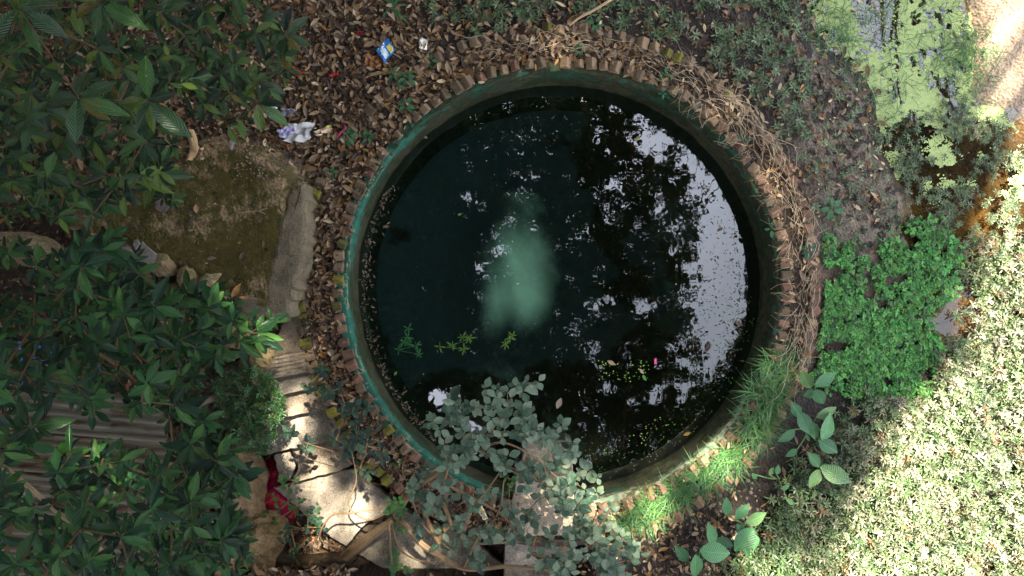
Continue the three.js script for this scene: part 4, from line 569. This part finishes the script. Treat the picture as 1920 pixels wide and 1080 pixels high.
// ---------------------------------------------------------------- grass clumps on the lower right of the crown
{
  const gm = [C(0.045, 0.14, 0.025), C(0.08, 0.19, 0.04), C(0.03, 0.095, 0.025)].map((c) => std(c, 0.55));
  const clump = (px, py, r, n, label, s, mi, hgt = 0.24) => { reseed(s); const q = onG(px, py, 0.03), gs = []; for (let i = 0; i < n * 1.7; i++) { const a = rr(0, 6.28), d = Math.sqrt(rnd()) * r / 160, b = leafGeo(hgt * rr(0.6, 1.3), 0.009, { n: 4, fold: 0.3, droop: rr(0.3, 0.9), peak: 0.35 }); b.rotateZ(rr(0.35, 1.25)); b.rotateY(rr(0, 6.28)); b.translate(Math.cos(a) * d, 0, Math.sin(a) * d); gs.push(b); } const o = thing('grass_clump', label, 'grass clump', q, 'grass clumps on the lower right of the well crown'); const k = Math.floor(gs.length / 3); [0, 1, 2].forEach((j) => mesh('blades', mergeGeometries(gs.slice(j * k, (j + 1) * k)), gm[(j + mi) % 3], o)); };
  clump(1458, 688, 26, 170, 'lush grass clump highest on the right side of the crown', 1, 0, 0.22); clump(1430, 745, 30, 210, 'biggest lush grass clump on the crown beside the paddle leaved plants', 2, 2); clump(1415, 800, 28, 180, 'dark grass clump between the big clump and the bare soil', 3, 0);
  clump(1368, 862, 26, 150, 'grass clump beside the exposed red bricks at the lower right of the crown', 4, 1, 0.2); clump(1320, 892, 26, 150, 'grass clump with straw stalks over the lower right edging', 5, 0, 0.2); clump(1270, 925, 26, 150, 'grass clump right of the sunlit one', 6, 2, 0.19); clump(1212, 958, 30, 190, 'sunlit yellowish grass clump next to the big shrub', 7, 1, 0.18); clump(1170, 985, 16, 80, 'small grass clump half under the shrub leaves', 8, 1, 0.15);
}
// ---------------------------------------------------------------- paddle leaved plants in the lower right
{
  const pm = leafMats([[0.06, 0.2, 0.065], [0.075, 0.23, 0.07], [0.05, 0.165, 0.06], [0.12, 0.24, 0.07]], 0.4, veinTex(16, 5, 0.35), veinBump(16, 5));
  const geo = [leafGeo(1, 0.66, { n: 8, fold: 0.18, droop: 0.2, peak: 0.46 }), leafGeo(1, 0.58, { n: 8, fold: 0.2, droop: 0.35, peak: 0.44 }), leafGeo(1, 0.52, { n: 8, fold: 0.25, droop: 0.15, peak: 0.46 })];
  const plant = (label, base, L, s) => { reseed(s); const q = onG(base[0], base[1], 0), o = thing('paddle_leaved_plant', label, 'plant', q, 'broad leaved plants beside the lower right of the well'); const st = [];
    for (const [x0, y0, x1, y1, h, ki] of L) { const a = P(x0, y0, h).sub(q), e = P(x1, y1, h + 0.03).sub(q), d = e.clone().sub(a), len = d.length(), m = mesh('leaf', geo[Math.floor(rnd() * 3)], pm[ki ?? Math.floor(rnd() * 3)], o); m.position.copy(a); m.scale.set(len * 1.1, len, len * rr(1.05, 1.25)); m.quaternion.setFromEuler(new THREE.Euler(rr(-0.35, 0.35), Math.atan2(-d.z, d.x), 0.08, 'YZX')); st.push(tube([new V3(0, -0.02, 0), a.clone().multiplyScalar(0.5).add(new V3(0, 0.04, 0)), a], 0.009, 0.006, 6, 3)); }
    mesh('stems', mergeGeometries(st), std(C(0.12, 0.2, 0.06), 0.6), o); };
  plant('broad leaved plant topmost beside the grass clump, three leaves', [1522, 735], [[1528, 722, 1566, 703, 0.42], [1528, 730, 1545, 756, 0.36], [1520, 728, 1506, 700, 0.34, 3], [1530, 735, 1512, 742, 0.3]], 81);
  plant('broad leaved plant with seven overlapping leaves in the middle of the group', [1515, 800], [[1498, 772, 1520, 812, 0.4], [1522, 792, 1533, 822, 0.36], [1540, 824, 1566, 784, 0.4], [1535, 824, 1572, 850, 0.3], [1490, 805, 1468, 830, 0.32], [1530, 782, 1568, 768, 0.32, 3], [1498, 782, 1490, 758, 0.3], [1510, 815, 1520, 826, 0.25], [1495, 842, 1478, 856, 0.2]], 82);
  plant('broad leaved plant lowest right of the group with one very large pale leaf', [1536, 884], [[1538, 874, 1592, 904, 0.36, 3], [1534, 880, 1526, 915, 0.34, 3], [1536, 876, 1522, 852, 0.26]], 83);
  plant('broad leaved plant with many leaves on bare dark soil below the well', [1400, 985], [[1362, 966, 1366, 940, 0.3], [1378, 972, 1404, 950, 0.34], [1398, 978, 1438, 970, 0.36, 3], [1382, 982, 1398, 1006, 0.34], [1412, 990, 1384, 1032, 0.36], [1412, 1000, 1420, 1032, 0.3], [1396, 1022, 1404, 1044, 0.2]], 84);
  plant('broad leaved plant at the bottom edge nearest the shrub', [1305, 1060], [[1312, 1032, 1368, 1040, 0.34], [1304, 1040, 1310, 1084, 0.36], [1290, 1052, 1272, 1030, 0.3], [1338, 1022, 1332, 986, 0.3], [1342, 1010, 1372, 1026, 0.24]], 85);
  plant('small broad leaved sprout between the two clusters with a yellow tip', [1460, 900], [[1456, 890, 1462, 876, 0.2], [1464, 916, 1482, 914, 0.16], [1474, 936, 1490, 946, 0.12, 3], [1410, 888, 1420, 898, 0.14], [1442, 890, 1452, 880, 0.18, 3]], 86);
  // strap leaved plant at the top
  { reseed(88); const q = onG(735, 14), o = thing('strap_leaved_plant', 'strap leaved green plant among the litter at the top edge', 'plant', q); for (const [x, y] of [[716, -14], [742, -30], [762, 6], [766, 44], [748, 36], [714, 34], [758, -14], [728, -24]]) { const e = P(x, y, 0.1).sub(q), L = Math.hypot(e.x, e.z), m = mesh('leaf', leafGeo(Math.max(L, 0.12), 0.03, { n: 6, fold: 0.35, droop: 0.3, peak: 0.4 }), pm[Math.floor(rnd() * 3)], o); m.position.y = 0.03; m.rotation.order = 'YZX'; m.rotation.set(0, Math.atan2(-e.z, e.x), 0.4); } }
}
// ---------------------------------------------------------------- small weeds in the litter
{
  const wm = leafMats([[0.045, 0.17, 0.055], [0.03, 0.12, 0.06]], 0.5, ovalTex, ovalBump), wg = leafGeo(1, 0.55, { n: 5, fold: 0.2, droop: 0.2, peak: 0.45 });
  const weed = (px, py, n, r, label, s, k = 0) => { reseed(s); const q = onG(px, py), o = thing('green_weed', label, 'weed', q, 'small green weeds in the leaf litter'); for (let i = 0; i < n; i++) { const a = i / n * 6.28 + rr(-0.3, 0.3), L = r / 160 * rr(0.7, 1.1), m = mesh('leaf', wg, wm[k], o); m.position.set(Math.cos(a) * L * 0.25, 0.05 + rr(0, 0.03), Math.sin(a) * L * 0.25); m.scale.setScalar(L); m.rotation.order = 'YZX'; m.rotation.set(rr(-0.3, 0.3), -a, rr(-0.1, 0.3)); } mesh('stem', twig(new V3(0, -0.01, 0), new V3(0, 0.055, 0), 0.004, 0.003), wm[1], o); };
  weed(655, 258, 8, 16, 'seven leaved weed beside the red ribbon', 101); weed(692, 258, 6, 12, 'weed between the ribbon and the green rim', 102); weed(622, 325, 5, 12, 'weed low in the litter left of the crown', 103); weed(762, 200, 6, 14, 'weed inside the planted strip at the upper left', 104); weed(765, 150, 8, 16, 'largest weed straddling the upper left edging', 105); weed(740, 140, 6, 13, 'weed left of the largest one', 106); weed(752, 162, 5, 12, 'weed just below the largest one', 107); weed(808, 118, 4, 14, 'weed under the upper edging near the curved twig', 108);
  weed(595, 678, 6, 12, 'weed on the strip beside the planked step', 109, 1); weed(608, 693, 6, 12, 'weed just below the one by the planked step', 110); weed(575, 600, 4, 8, 'tiny weed on the mossy edging at the left', 111); weed(582, 490, 6, 10, 'bluish weed on the left strip at mid height', 112, 1); weed(575, 625, 4, 8, 'tiny weed close above the planked step', 113); weed(1245, 145, 5, 12, 'weed growing on the sunny strip at the upper right', 114); weed(1392, 265, 6, 12, 'weed among straw at the upper right of the crown', 115, 1); weed(1555, 392, 9, 18, 'broad weed outside the edging at the right', 116); weed(1510, 470, 7, 14, 'weed against the right hand edging', 117, 1); weed(1442, 430, 4, 14, 'weed leaning over the dark right hand wall', 118); weed(1115, 48, 6, 14, 'sunlit pale weed at the end of the long stick', 119); weed(1085, 98, 6, 12, 'weed in the sunlit litter at the top', 120); weed(745, 866, 4, 10, 'small weed on the lower left strip', 121); weed(918, 988, 5, 16, 'fresh weed beside the sweet wrapper', 122); weed(625, 780, 5, 10, 'weed beside the lowest mossy edging bricks', 123);
  weed(1240, 178, 4, 9, 'starry weed on the shaded wall at the upper right', 124);
}
// ---------------------------------------------------------------- things afloat
{
  const fm = (c, r = 0.6) => std(c, r, { map: ovalTex });
  const fl = (px, py, len, a, c, label, fold = 0.3, name = 'floating_leaf', y = WATER_Y + 0.006, cat = 'leaf') => { const L = len * (CAM - y) / FPX, m = mesh(name, leafGeo(L, L * 0.5, { n: 6, fold, droop: -0.08, wave: 0.002 }), fm(c)); m.geometry.translate(-L / 2, 0.003, 0); m.position.copy(P(px, py, y)); m.rotation.y = a; return tag(m, label, cat, 'single leaves afloat on the well'); };
  fl(1048, 756, 22, 1.2, C(0.34, 0.26, 0.18), 'pale dead leaf floating just right of the shrub'); fl(1146, 680, 16, -0.5, C(0.42, 0.3, 0.16), 'light tan leaf floating amid the green specks near the pink scrap'); fl(1203, 696, 12, -0.9, C(0.42, 0.32, 0.2), 'small tan leaf floating right of the lighter one'); fl(1288, 813, 14, 0.4, C(0.4, 0.26, 0.06), 'yellow leaf floating near the lower right wall'); fl(1195, 260, 10, 1.4, C(0.4, 0.3, 0.04), 'small yellow leaf floating below the upper reflections'); fl(862, 402, 8, 0.3, C(0.1, 0.3, 0.04), 'bright green leaf scrap floating at upper left'); fl(724, 425, 12, 0, C(0.2, 0.14, 0.06), 'brown leaf floating near the left wall'); fl(976, 152, 10, 0.2, C(0.1, 0.18, 0.08), 'green leaf floating near the top wall'); fl(797, 257, 11, -0.4, C(0.3, 0.24, 0.17), 'pale leaf at the upper left edge of the water'); fl(1208, 708, 12, -1.1, C(0.12, 0.3, 0.04), 'green leaf floating below the tan ones'); fl(1350, 430, 12, 0.6, C(0.2, 0.1, 0.03), 'brown leaf on the bright sky reflection, upper one'); fl(1385, 607, 16, -0.4, C(0.26, 0.17, 0.13), 'reddish leaf at the right edge of the water'); fl(1327, 650, 20, 1.3, C(0.09, 0.05, 0.03), 'long dark leaf floating at the lower end of the bright reflection'); fl(742, 700, 9, 1, C(0.13, 0.3, 0.04), 'green speck of a leaf near the lower left wall');
  const scrap = mesh('pink_scrap', flatSlab([[1227, 672], [1231, 671], [1232, 683], [1227, 684]], 0, 0.008, 0.002, 0.002), std(C(0.75, 0.1, 0.25), 0.4)); scrap.geometry.translate(-P(1229, 677).x, 0, -P(1229, 677).z); scrap.position.copy(P(1229, 677, WATER_Y + 0.012)); tag(scrap, 'tiny pink and white scrap of wrapping afloat on the water', 'scrap');
  const wm = leafMats([[0.04, 0.2, 0.04], [0.1, 0.22, 0.02]], 0.45, ovalTex, ovalBump), wg = leafGeo(0.075, 0.018, { n: 4, fold: 0.3, droop: 0.15 });
  const wp = (label, spots, s, k = 0) => { reseed(s); const q = P(spots[0][0], spots[0][1], WATER_Y), o = thing('water_plant', label, 'water plant', q, 'green water plants rising from the well'); for (const [px, py, n] of spots) for (let i = 0; i < n; i++) { const p = P(px, py, WATER_Y + rr(0.005, 0.05)).sub(q), m = mesh('leaf', wg, wm[k], o); m.position.copy(p); m.rotation.order = 'YZX'; m.rotation.set(rr(-0.3, 0.3), i / n * 6.28 + rr(-0.3, 0.3), rr(-0.05, 0.3)); m.scale.setScalar(rr(0.7, 1.15)); } mesh('stem', tube(spots.length > 1 ? spots.map(([x, y]) => P(x, y, WATER_Y).sub(q)) : [new V3(0, -0.3, 0), new V3()], 0.004, 0.003, 5, 3), wm[k], o); };
  wp('bright water plant nearest the left wall', [[766, 616, 5], [764, 632, 6], [756, 642, 7], [768, 645, 7], [781, 648, 6], [748, 656, 4], [786, 664, 6]], 131); wp('pair of olive water plants in the middle left', [[868, 632, 6], [880, 634, 9], [848, 648, 8]], 132, 1); wp('small olive water plant below the pair', [[870, 655, 7], [825, 650, 4]], 133, 1); wp('upright yellowish water plant below the sunlit shaft', [[948, 644, 7], [956, 634, 4], [961, 629, 5]], 134, 1);
  // debris along the walls: many small bits
  reseed(140); const bit = [leafGeo(0.05, 0.018, { n: 2, fold: 0.2, droop: 0.1 }), leafGeo(0.03, 0.016, { n: 2, fold: 0.3, droop: -0.2 }), new THREE.CircleGeometry(0.008, 5).rotateX(-Math.PI / 2)], L = [[], [], []];
  const onW = (px, py, c, g, s) => { const q = P(px, py, WATER_Y + 0.004 + 0.006 * rnd()); if (Math.hypot(q.x - WELL.x, q.z - WELL.z) > R_IN - 0.12) return; const k = rr(0.6, 1.3); L[g].push({ m: mat4(q, eq(rr(-0.15, 0.15), rr(0, 6.28), rr(-0.15, 0.15)), s), c: C(c[0] * k, c[1] * k, c[2] * k) }); };
  const BR = [[0.14, 0.09, 0.05], [0.22, 0.16, 0.1], [0.06, 0.04, 0.03], [0.09, 0.16, 0.05]];
  for (let i = 0; i < 900; i++) { const a = Math.PI + rr(-0.55, 0.95) * -1, d = 376 - Math.abs(rnd() + rnd() - 1) * 26 * (0.6 + rnd()); onW(1044 + d * Math.cos(a), 538 + d * Math.sin(a), pick(BR.slice(0, 3)), rnd() < 0.6 ? 0 : 1, rr(0.5, 1.3)); }
  for (let i = 0; i < 520; i++) { const py = rr(400, 700), px = 1392 - Math.pow(rnd(), 1.6) * 95 - Math.abs(py - 540) * 0.12; onW(px, py, pick(BR), rnd() < 0.35 ? 0 : rnd() < 0.5 ? 1 : 2, rr(0.3, 0.9)); }
  for (let i = 0; i < 420; i++) { const a = rr(0.05, 1.45), d = rr(310, 378); onW(1044 + d * Math.cos(a), 538 + d * Math.sin(a), rnd() < 0.6 ? [0.16, 0.34, 0.05] : pick(BR), rnd() < 0.25 ? 1 : 2, rr(0.4, 1)); }
  for (let i = 0; i < 60; i++) onW(1170 + rr(-48, 48), 690 + rr(-14, 26), [0.2, 0.36, 0.05], 2, rr(0.5, 1.3)); for (let i = 0; i < 130; i++) onW(1054 + rr(-330, 330), 540 + rr(-340, 320), [0.3, 0.34, 0.22], 2, rr(0.2, 0.55));
  L.forEach((l, i) => tag(inst('floating_debris', bit[i], std(0xffffff, 0.7), l), 'bits of leaves and duckweed floating along the walls of the well', 'floating debris', 'floating debris', 'stuff'));
}
// ---------------------------------------------------------------- litter, sticks, powder
{
  const crumple = (pts, y, lift, amp, label, name, cat, draw, w = 64, h = 64, rough_ = 0.5) => { // a crumpled sheet with its print
    const a = P(...pts[0], y), b = P(...pts[1], y), d = P(...pts[2], y), n = 12, pos = [], uv = [], ix = [], o = a.clone();
    for (let j = 0; j <= n; j++) for (let i = 0; i <= n; i++) { const u = i / n, v = j / n, p = a.clone().addScaledVector(b.clone().sub(a), u).addScaledVector(d.clone().sub(a), v); pos.push(p.x - o.x + amp * 0.5 * N3(u * 3, v * 3, p.x), lift + amp * N3(u * 2.6 + p.x * 7, v * 2.6, 2) + amp * 0.5 * N3(u * 7, v * 7, p.z), p.z - o.z + amp * 0.5 * N3(u * 3, v * 3, 9 + p.z)); uv.push(u, 1 - v); if (i < n && j < n) { const k = j * (n + 1) + i; ix.push(k, k + n + 1, k + 1, k + 1, k + n + 1, k + n + 2); } }
    const g = new THREE.BufferGeometry(); g.setAttribute('position', new THREE.Float32BufferAttribute(pos, 3)); g.setAttribute('uv', new THREE.Float32BufferAttribute(uv, 2)); g.setIndex(ix); g.computeVertexNormals();
    const cv = document.createElement('canvas'); cv.width = w; cv.height = h; const x = cv.getContext('2d'); draw(x, w, h); const t = new THREE.CanvasTexture(cv); t.colorSpace = THREE.SRGBColorSpace;
    const m = mesh(name, g, std(0xffffff, rough_, { map: t })); m.position.copy(o.setY(groundY(o.x, o.z) + 0.02)); return tag(m, label, cat);
  };
  const blot = (x, w, h, cols, n, r, s) => { reseed(s); for (let i = 0; i < n; i++) { x.fillStyle = pick(cols); x.beginPath(); x.ellipse(rnd() * w, rnd() * h, r * rr(0.4, 1.3), r * rr(0.3, 0.9), rnd() * 3, 0, 7); x.fill(); } };
  crumple([[728, 74], [744, 98], [708, 98]], 0.03, 0.07, 0.02, 'bright blue and yellow snack packet lying on the brown leaves', 'snack_packet', 'packet', (x, w, h) => { x.fillStyle = '#1d6fc4'; x.fillRect(0, 0, w, h); x.fillStyle = '#f4e04a'; x.fillRect(w * 0.35, h * 0.08, w * 0.55, h * 0.3); x.fillStyle = '#dfe9ee'; x.fillRect(w * 0.12, h * 0.48, w * 0.7, h * 0.34); blot(x, w, h * 0.9, ['#6aa84f', '#e8b0a0', '#ffffff', '#3c8bd6'], 14, 5, 5); });
  crumple([[688, 102], [718, 110], [684, 126]], 0.03, 0.05, 0.05, 'crumpled rusty brown packet next to the blue one', 'brown_packet', 'packet', (x, w, h) => { x.fillStyle = '#7a4a20'; x.fillRect(0, 0, w, h); blot(x, w, h, ['#8c5a2a', '#5c3818', '#a06a34'], 22, 10, 6); });
  crumple([[790, 72], [804, 78], [786, 92]], 0.03, 0.06, 0.03, 'small yellow and white wrapper under the ground cover', 'sweet_wrapper', 'wrapper', (x, w, h) => { x.fillStyle = '#e8e4dc'; x.fillRect(0, 0, w, h); blot(x, w, h, ['#c8c030', '#7a3a70', '#ffffff'], 16, 9, 7); });
  crumple([[542, 233], [590, 230], [534, 268]], 0.05, 0.07, 0.07, 'crumpled torn white cloth on the litter left of the well', 'white_cloth', 'cloth', (x, w, h) => { x.fillStyle = '#d6d3cc'; x.fillRect(0, 0, w, h); blot(x, w, h, ['#c4c2c0', '#e6e4e0', '#b2aeb0'], 18, 8, 8); }, 64, 64, 0.9);
  crumple([[524, 246], [550, 236], [530, 262]], 0.05, 0.09, 0.05, 'lilac tinted plastic scrap touching the white cloth', 'plastic_scrap', 'scrap', (x, w, h) => { x.fillStyle = '#c9c2e6'; x.fillRect(0, 0, w, h); });
  crumple([[592, 248], [622, 234], [596, 258]], 0.04, 0.06, 0.04, 'yellow and white wrapper right of the white cloth', 'sweet_wrapper', 'wrapper', (x, w, h) => { x.fillStyle = '#e2cfae'; x.fillRect(0, 0, w, h); blot(x, w, h, ['#d8d020', '#e8772a', '#e9e0c8'], 14, 10, 9); });
  crumple([[551, 126], [568, 138], [547, 136]], 0.05, 0.06, 0.03, 'red wrapper at the tip of the upper left foliage', 'red_wrapper', 'wrapper', (x, w, h) => { x.fillStyle = '#d8301c'; x.fillRect(0, 0, w, h); blot(x, w, h, ['#e86a2a'], 6, 9, 10); });
  crumple([[620, 143], [636, 138], [621, 148]], 0.03, 0.06, 0.02, 'red plastic strip on the litter beyond the red wrapper', 'red_strip', 'strip', (x, w, h) => { x.fillStyle = '#c22020'; x.fillRect(0, 0, w, h); });
  crumple([[508, 200], [520, 202], [506, 212]], 0.05, 0.05, 0.04, 'white and pink paper scrap beside the leaf tips', 'paper_scrap', 'scrap', (x, w, h) => { x.fillStyle = '#ece4f0'; x.fillRect(0, 0, w, h); blot(x, w, h, ['#c05a9a'], 4, 9, 11); });
  crumple([[532, 204], [555, 207], [531, 218]], 0.04, 0.06, 0.05, 'greyish clear plastic scrap above the white cloth', 'plastic_scrap', 'scrap', (x, w, h) => { x.fillStyle = '#8d8996'; x.fillRect(0, 0, w, h); blot(x, w, h, ['#c8c6d2', '#5c5668'], 8, 10, 12); });
  crumple([[893, 949], [903, 946], [906, 974]], 0.05, 0.08, 0.01, 'white bordered sweet wrapper with yellow and purple print near the walkway', 'sweet_wrapper', 'wrapper', (x, w, h) => { x.fillStyle = '#eeeeea'; x.fillRect(0, 0, w, h); x.fillStyle = '#d8c83a'; x.fillRect(w * 0.2, h * 0.08, w * 0.6, h * 0.84); blot(x, w * 0.9, h * 0.95, ['#8a4a8c', '#c8a0c8', '#6aa030', '#e0a83a'], 16, 7, 13); });
  crumple([[668, 60], [682, 56], [666, 68]], 0.04, 0.03, 0.03, 'dark red scrap of wrapping in the upper litter', 'red_scrap', 'scrap', (x, w, h) => { x.fillStyle = '#8e1a2a'; x.fillRect(0, 0, w, h); });
  const rib = mesh('red_ribbon', tube([[634, 259], [640, 252], [646, 246], [650, 242], [648, 239]].map(([a, b], i) => onG(a, b, 0.045 + 0.01 * (i % 2)).sub(onG(640, 250))), 0.012, 0.014, 6, 4), std(C(0.5, 0.03, 0.12), 0.6)); rib.position.copy(onG(640, 250)); tag(rib, 'crimson ribbon curled in the litter beside a green weed', 'ribbon');
  const st = mesh('long_stick', tube([[1068, 47, 0.12], [1085, 34, 0.2], [1110, 21, 0.26], [1150, -4, 0.3], [1190, -40, 0.3]].map(([a, b, h]) => P(a, b, h).sub(P(1068, 47, 0.12))), 0.013, 0.018, 8), bark(C(0.8, 0.66, 0.5))); st.position.copy(P(1068, 47, 0.12)); tag(st, 'long bare stick leaning on the top of the edging', 'stick');
  const lg = (name, pts, r0, r1, label, c) => { const o = onG(...pts[0].slice(0, 2)), m = mesh(name, rough(tube(pts.map(([a, b, h]) => P(a, b, h).sub(o)), r0, r1, 10, 5), 0.12, 9, r0), bark(c)); m.position.copy(o); return tag(m, label, 'log'); };
  lg('broken_log', [[356, 246, 0.42], [362, 262, 0.43], [364, 278, 0.42], [356, 302, 0.4]], 0.05, 0.035, 'short shaggy tan log at the upper edge of the mossy terrace', C(0.62, 0.5, 0.33)); lg('broken_log', [[316, 245, 0.42], [315, 265, 0.42], [312, 298, 0.4]], 0.035, 0.028, 'thin smooth log left of the shaggy one', C(0.6, 0.45, 0.28));
  lg('root_log', [[480, 1035, -0.6], [560, 1052, -0.62], [610, 1048, -0.6], [660, 1050, -0.6]], 0.09, 0.07, 'dark mossy root lying along the bottom edge left of the slabs', C(0.11, 0.09, 0.05));
  lg('ring_post', [[882, 950, 0.1], [876, 965, 0.1], [872, 978, 0.08]], 0.05, 0.045, 'short grey wooden peg beside the sweet wrapper', C(0.3, 0.28, 0.22));
  const twg = mesh('forked_twig', mergeGeometries([[455, 399, 486, 396], [486, 396, 503, 391], [486, 396, 500, 402]].map(([a, b, c, d]) => twig(onG(a, b, 0.03).sub(onG(455, 399)), onG(c, d, 0.03).sub(onG(455, 399)), 0.007, 0.005, 6))), bark(C(0.5, 0.44, 0.34))); twg.position.copy(onG(455, 399)); tag(twg, 'small forked twig lying on the moss', 'twig');
  // red powder heap
  const pt = tex(256, 256, (u, v) => { const n = fbm(u * 7, v * 7, 4), o = sst(0.05, 0.25, fbm(u * 5 + 3, v * 5, 3)), g = 1 + 0.7 * fbm(u * 50, v * 50, 2); return [lerp(0.34, 0.62, o) * g, lerp(0.004, 0.1, o) * g, lerp(0.05, 0.015, o) * g + 0.01 * n]; }, true);
  const hg = new THREE.CircleGeometry(1, 48, 0, 6.2832), hp = hg.attributes.position; { const G = new THREE.PlaneGeometry(2, 2, 40, 40); G.rotateX(-Math.PI / 2); const p = G.attributes.position; for (let i = 0; i < p.count; i++) { const x = p.getX(i), z = p.getZ(i), r = Math.hypot(x, z) + 0.25 * N3(x * 2, z * 2, 1); p.setY(i, 0.11 * sst(1.0, 0.1, r) + 0.02 * N3(x * 6, z * 6, 2) - 0.03); } G.scale(0.33, 1.4, 0.48); G.rotateY(-0.5); G.computeVertexNormals(); const m = mesh('red_powder', G, std(0xffffff, 1, { map: pt })); const q = onG(515, 942); q.y += 0.07; m.position.copy(q); tag(m, 'heap of crimson ritual powder with orange patches against the boulder', 'powder'); }
  reseed(150); const pet = leafGeo(0.035, 0.012, { n: 2, fold: 0.3, droop: 0.1 }), pl = []; for (let i = 0; i < 46; i++) { const q = onG(rr(515, 620), rr(985, 1045), 0.02), k = rr(0.6, 1.2); pl.push({ m: mat4(q, yq(rr(0, 6)), rr(0.5, 1.1)), c: C(0.55 * k, 0.02, 0.05) }); } for (let i = 0; i < 30; i++) { const q = onG(rr(80, 560), rr(300, 500), 0.02), r = rnd(); pl.push({ m: mat4(q, yq(rr(0, 6)), rr(0.3, 0.6)), c: r < 0.3 ? C(0.5, 0.02, 0.08) : C(0.5, 0.46, 0.4) }); }
  tag(inst('petals', pet, std(0xffffff, 0.7), pl), 'scattered red and pale petals on the soil', 'petals', null, 'stuff');
  const rb = new THREE.IcosahedronGeometry(0.022, 1); rough(rb, 0.3, 40); const rl = []; for (let i = 0; i < 190; i++) { const a = rr(0, 6.28), d = Math.sqrt(rnd()) * 26, q = onG(592 + Math.cos(a) * d, 1018 + Math.sin(a) * d, 0.005), k = rr(0.4, 1.2); rl.push({ m: mat4(q, eq(rr(0, 3), rr(0, 3), 0), rr(0.3, 1)), c: rnd() < 0.15 ? C(0.55, 0.2, 0.05) : C(0.5 * k, 0.44 * k, 0.33 * k) }); } for (let i = 0; i < 260; i++) { const q = onG(rr(1130, 1440), rr(900, 1080), 0.004), k = rr(0.3, 1); if (dW(...U(q.x, q.z)) < 492) continue; rl.push({ m: mat4(q, eq(rr(0, 3), rr(0, 3), 0), rr(0.3, 1.1)), c: C(0.26 * k, 0.21 * k, 0.17 * k) }); } for (let i = 0; i < 200; i++) { const q = onG(rr(440, 570), rr(265, 340), 0.003), k = rr(0.4, 1.1); rl.push({ m: mat4(q, eq(rr(0, 3), rr(0, 3), 0), rr(0.2, 0.6)), c: C(0.28 * k, 0.21 * k, 0.15 * k) }); }
  tag(inst('gravel', rb, std(0xffffff, 0.9), rl), 'loose pebbles and crumbs scattered on the bare soil', 'pebbles', null, 'stuff');
}
renderer.render(scene, camera);
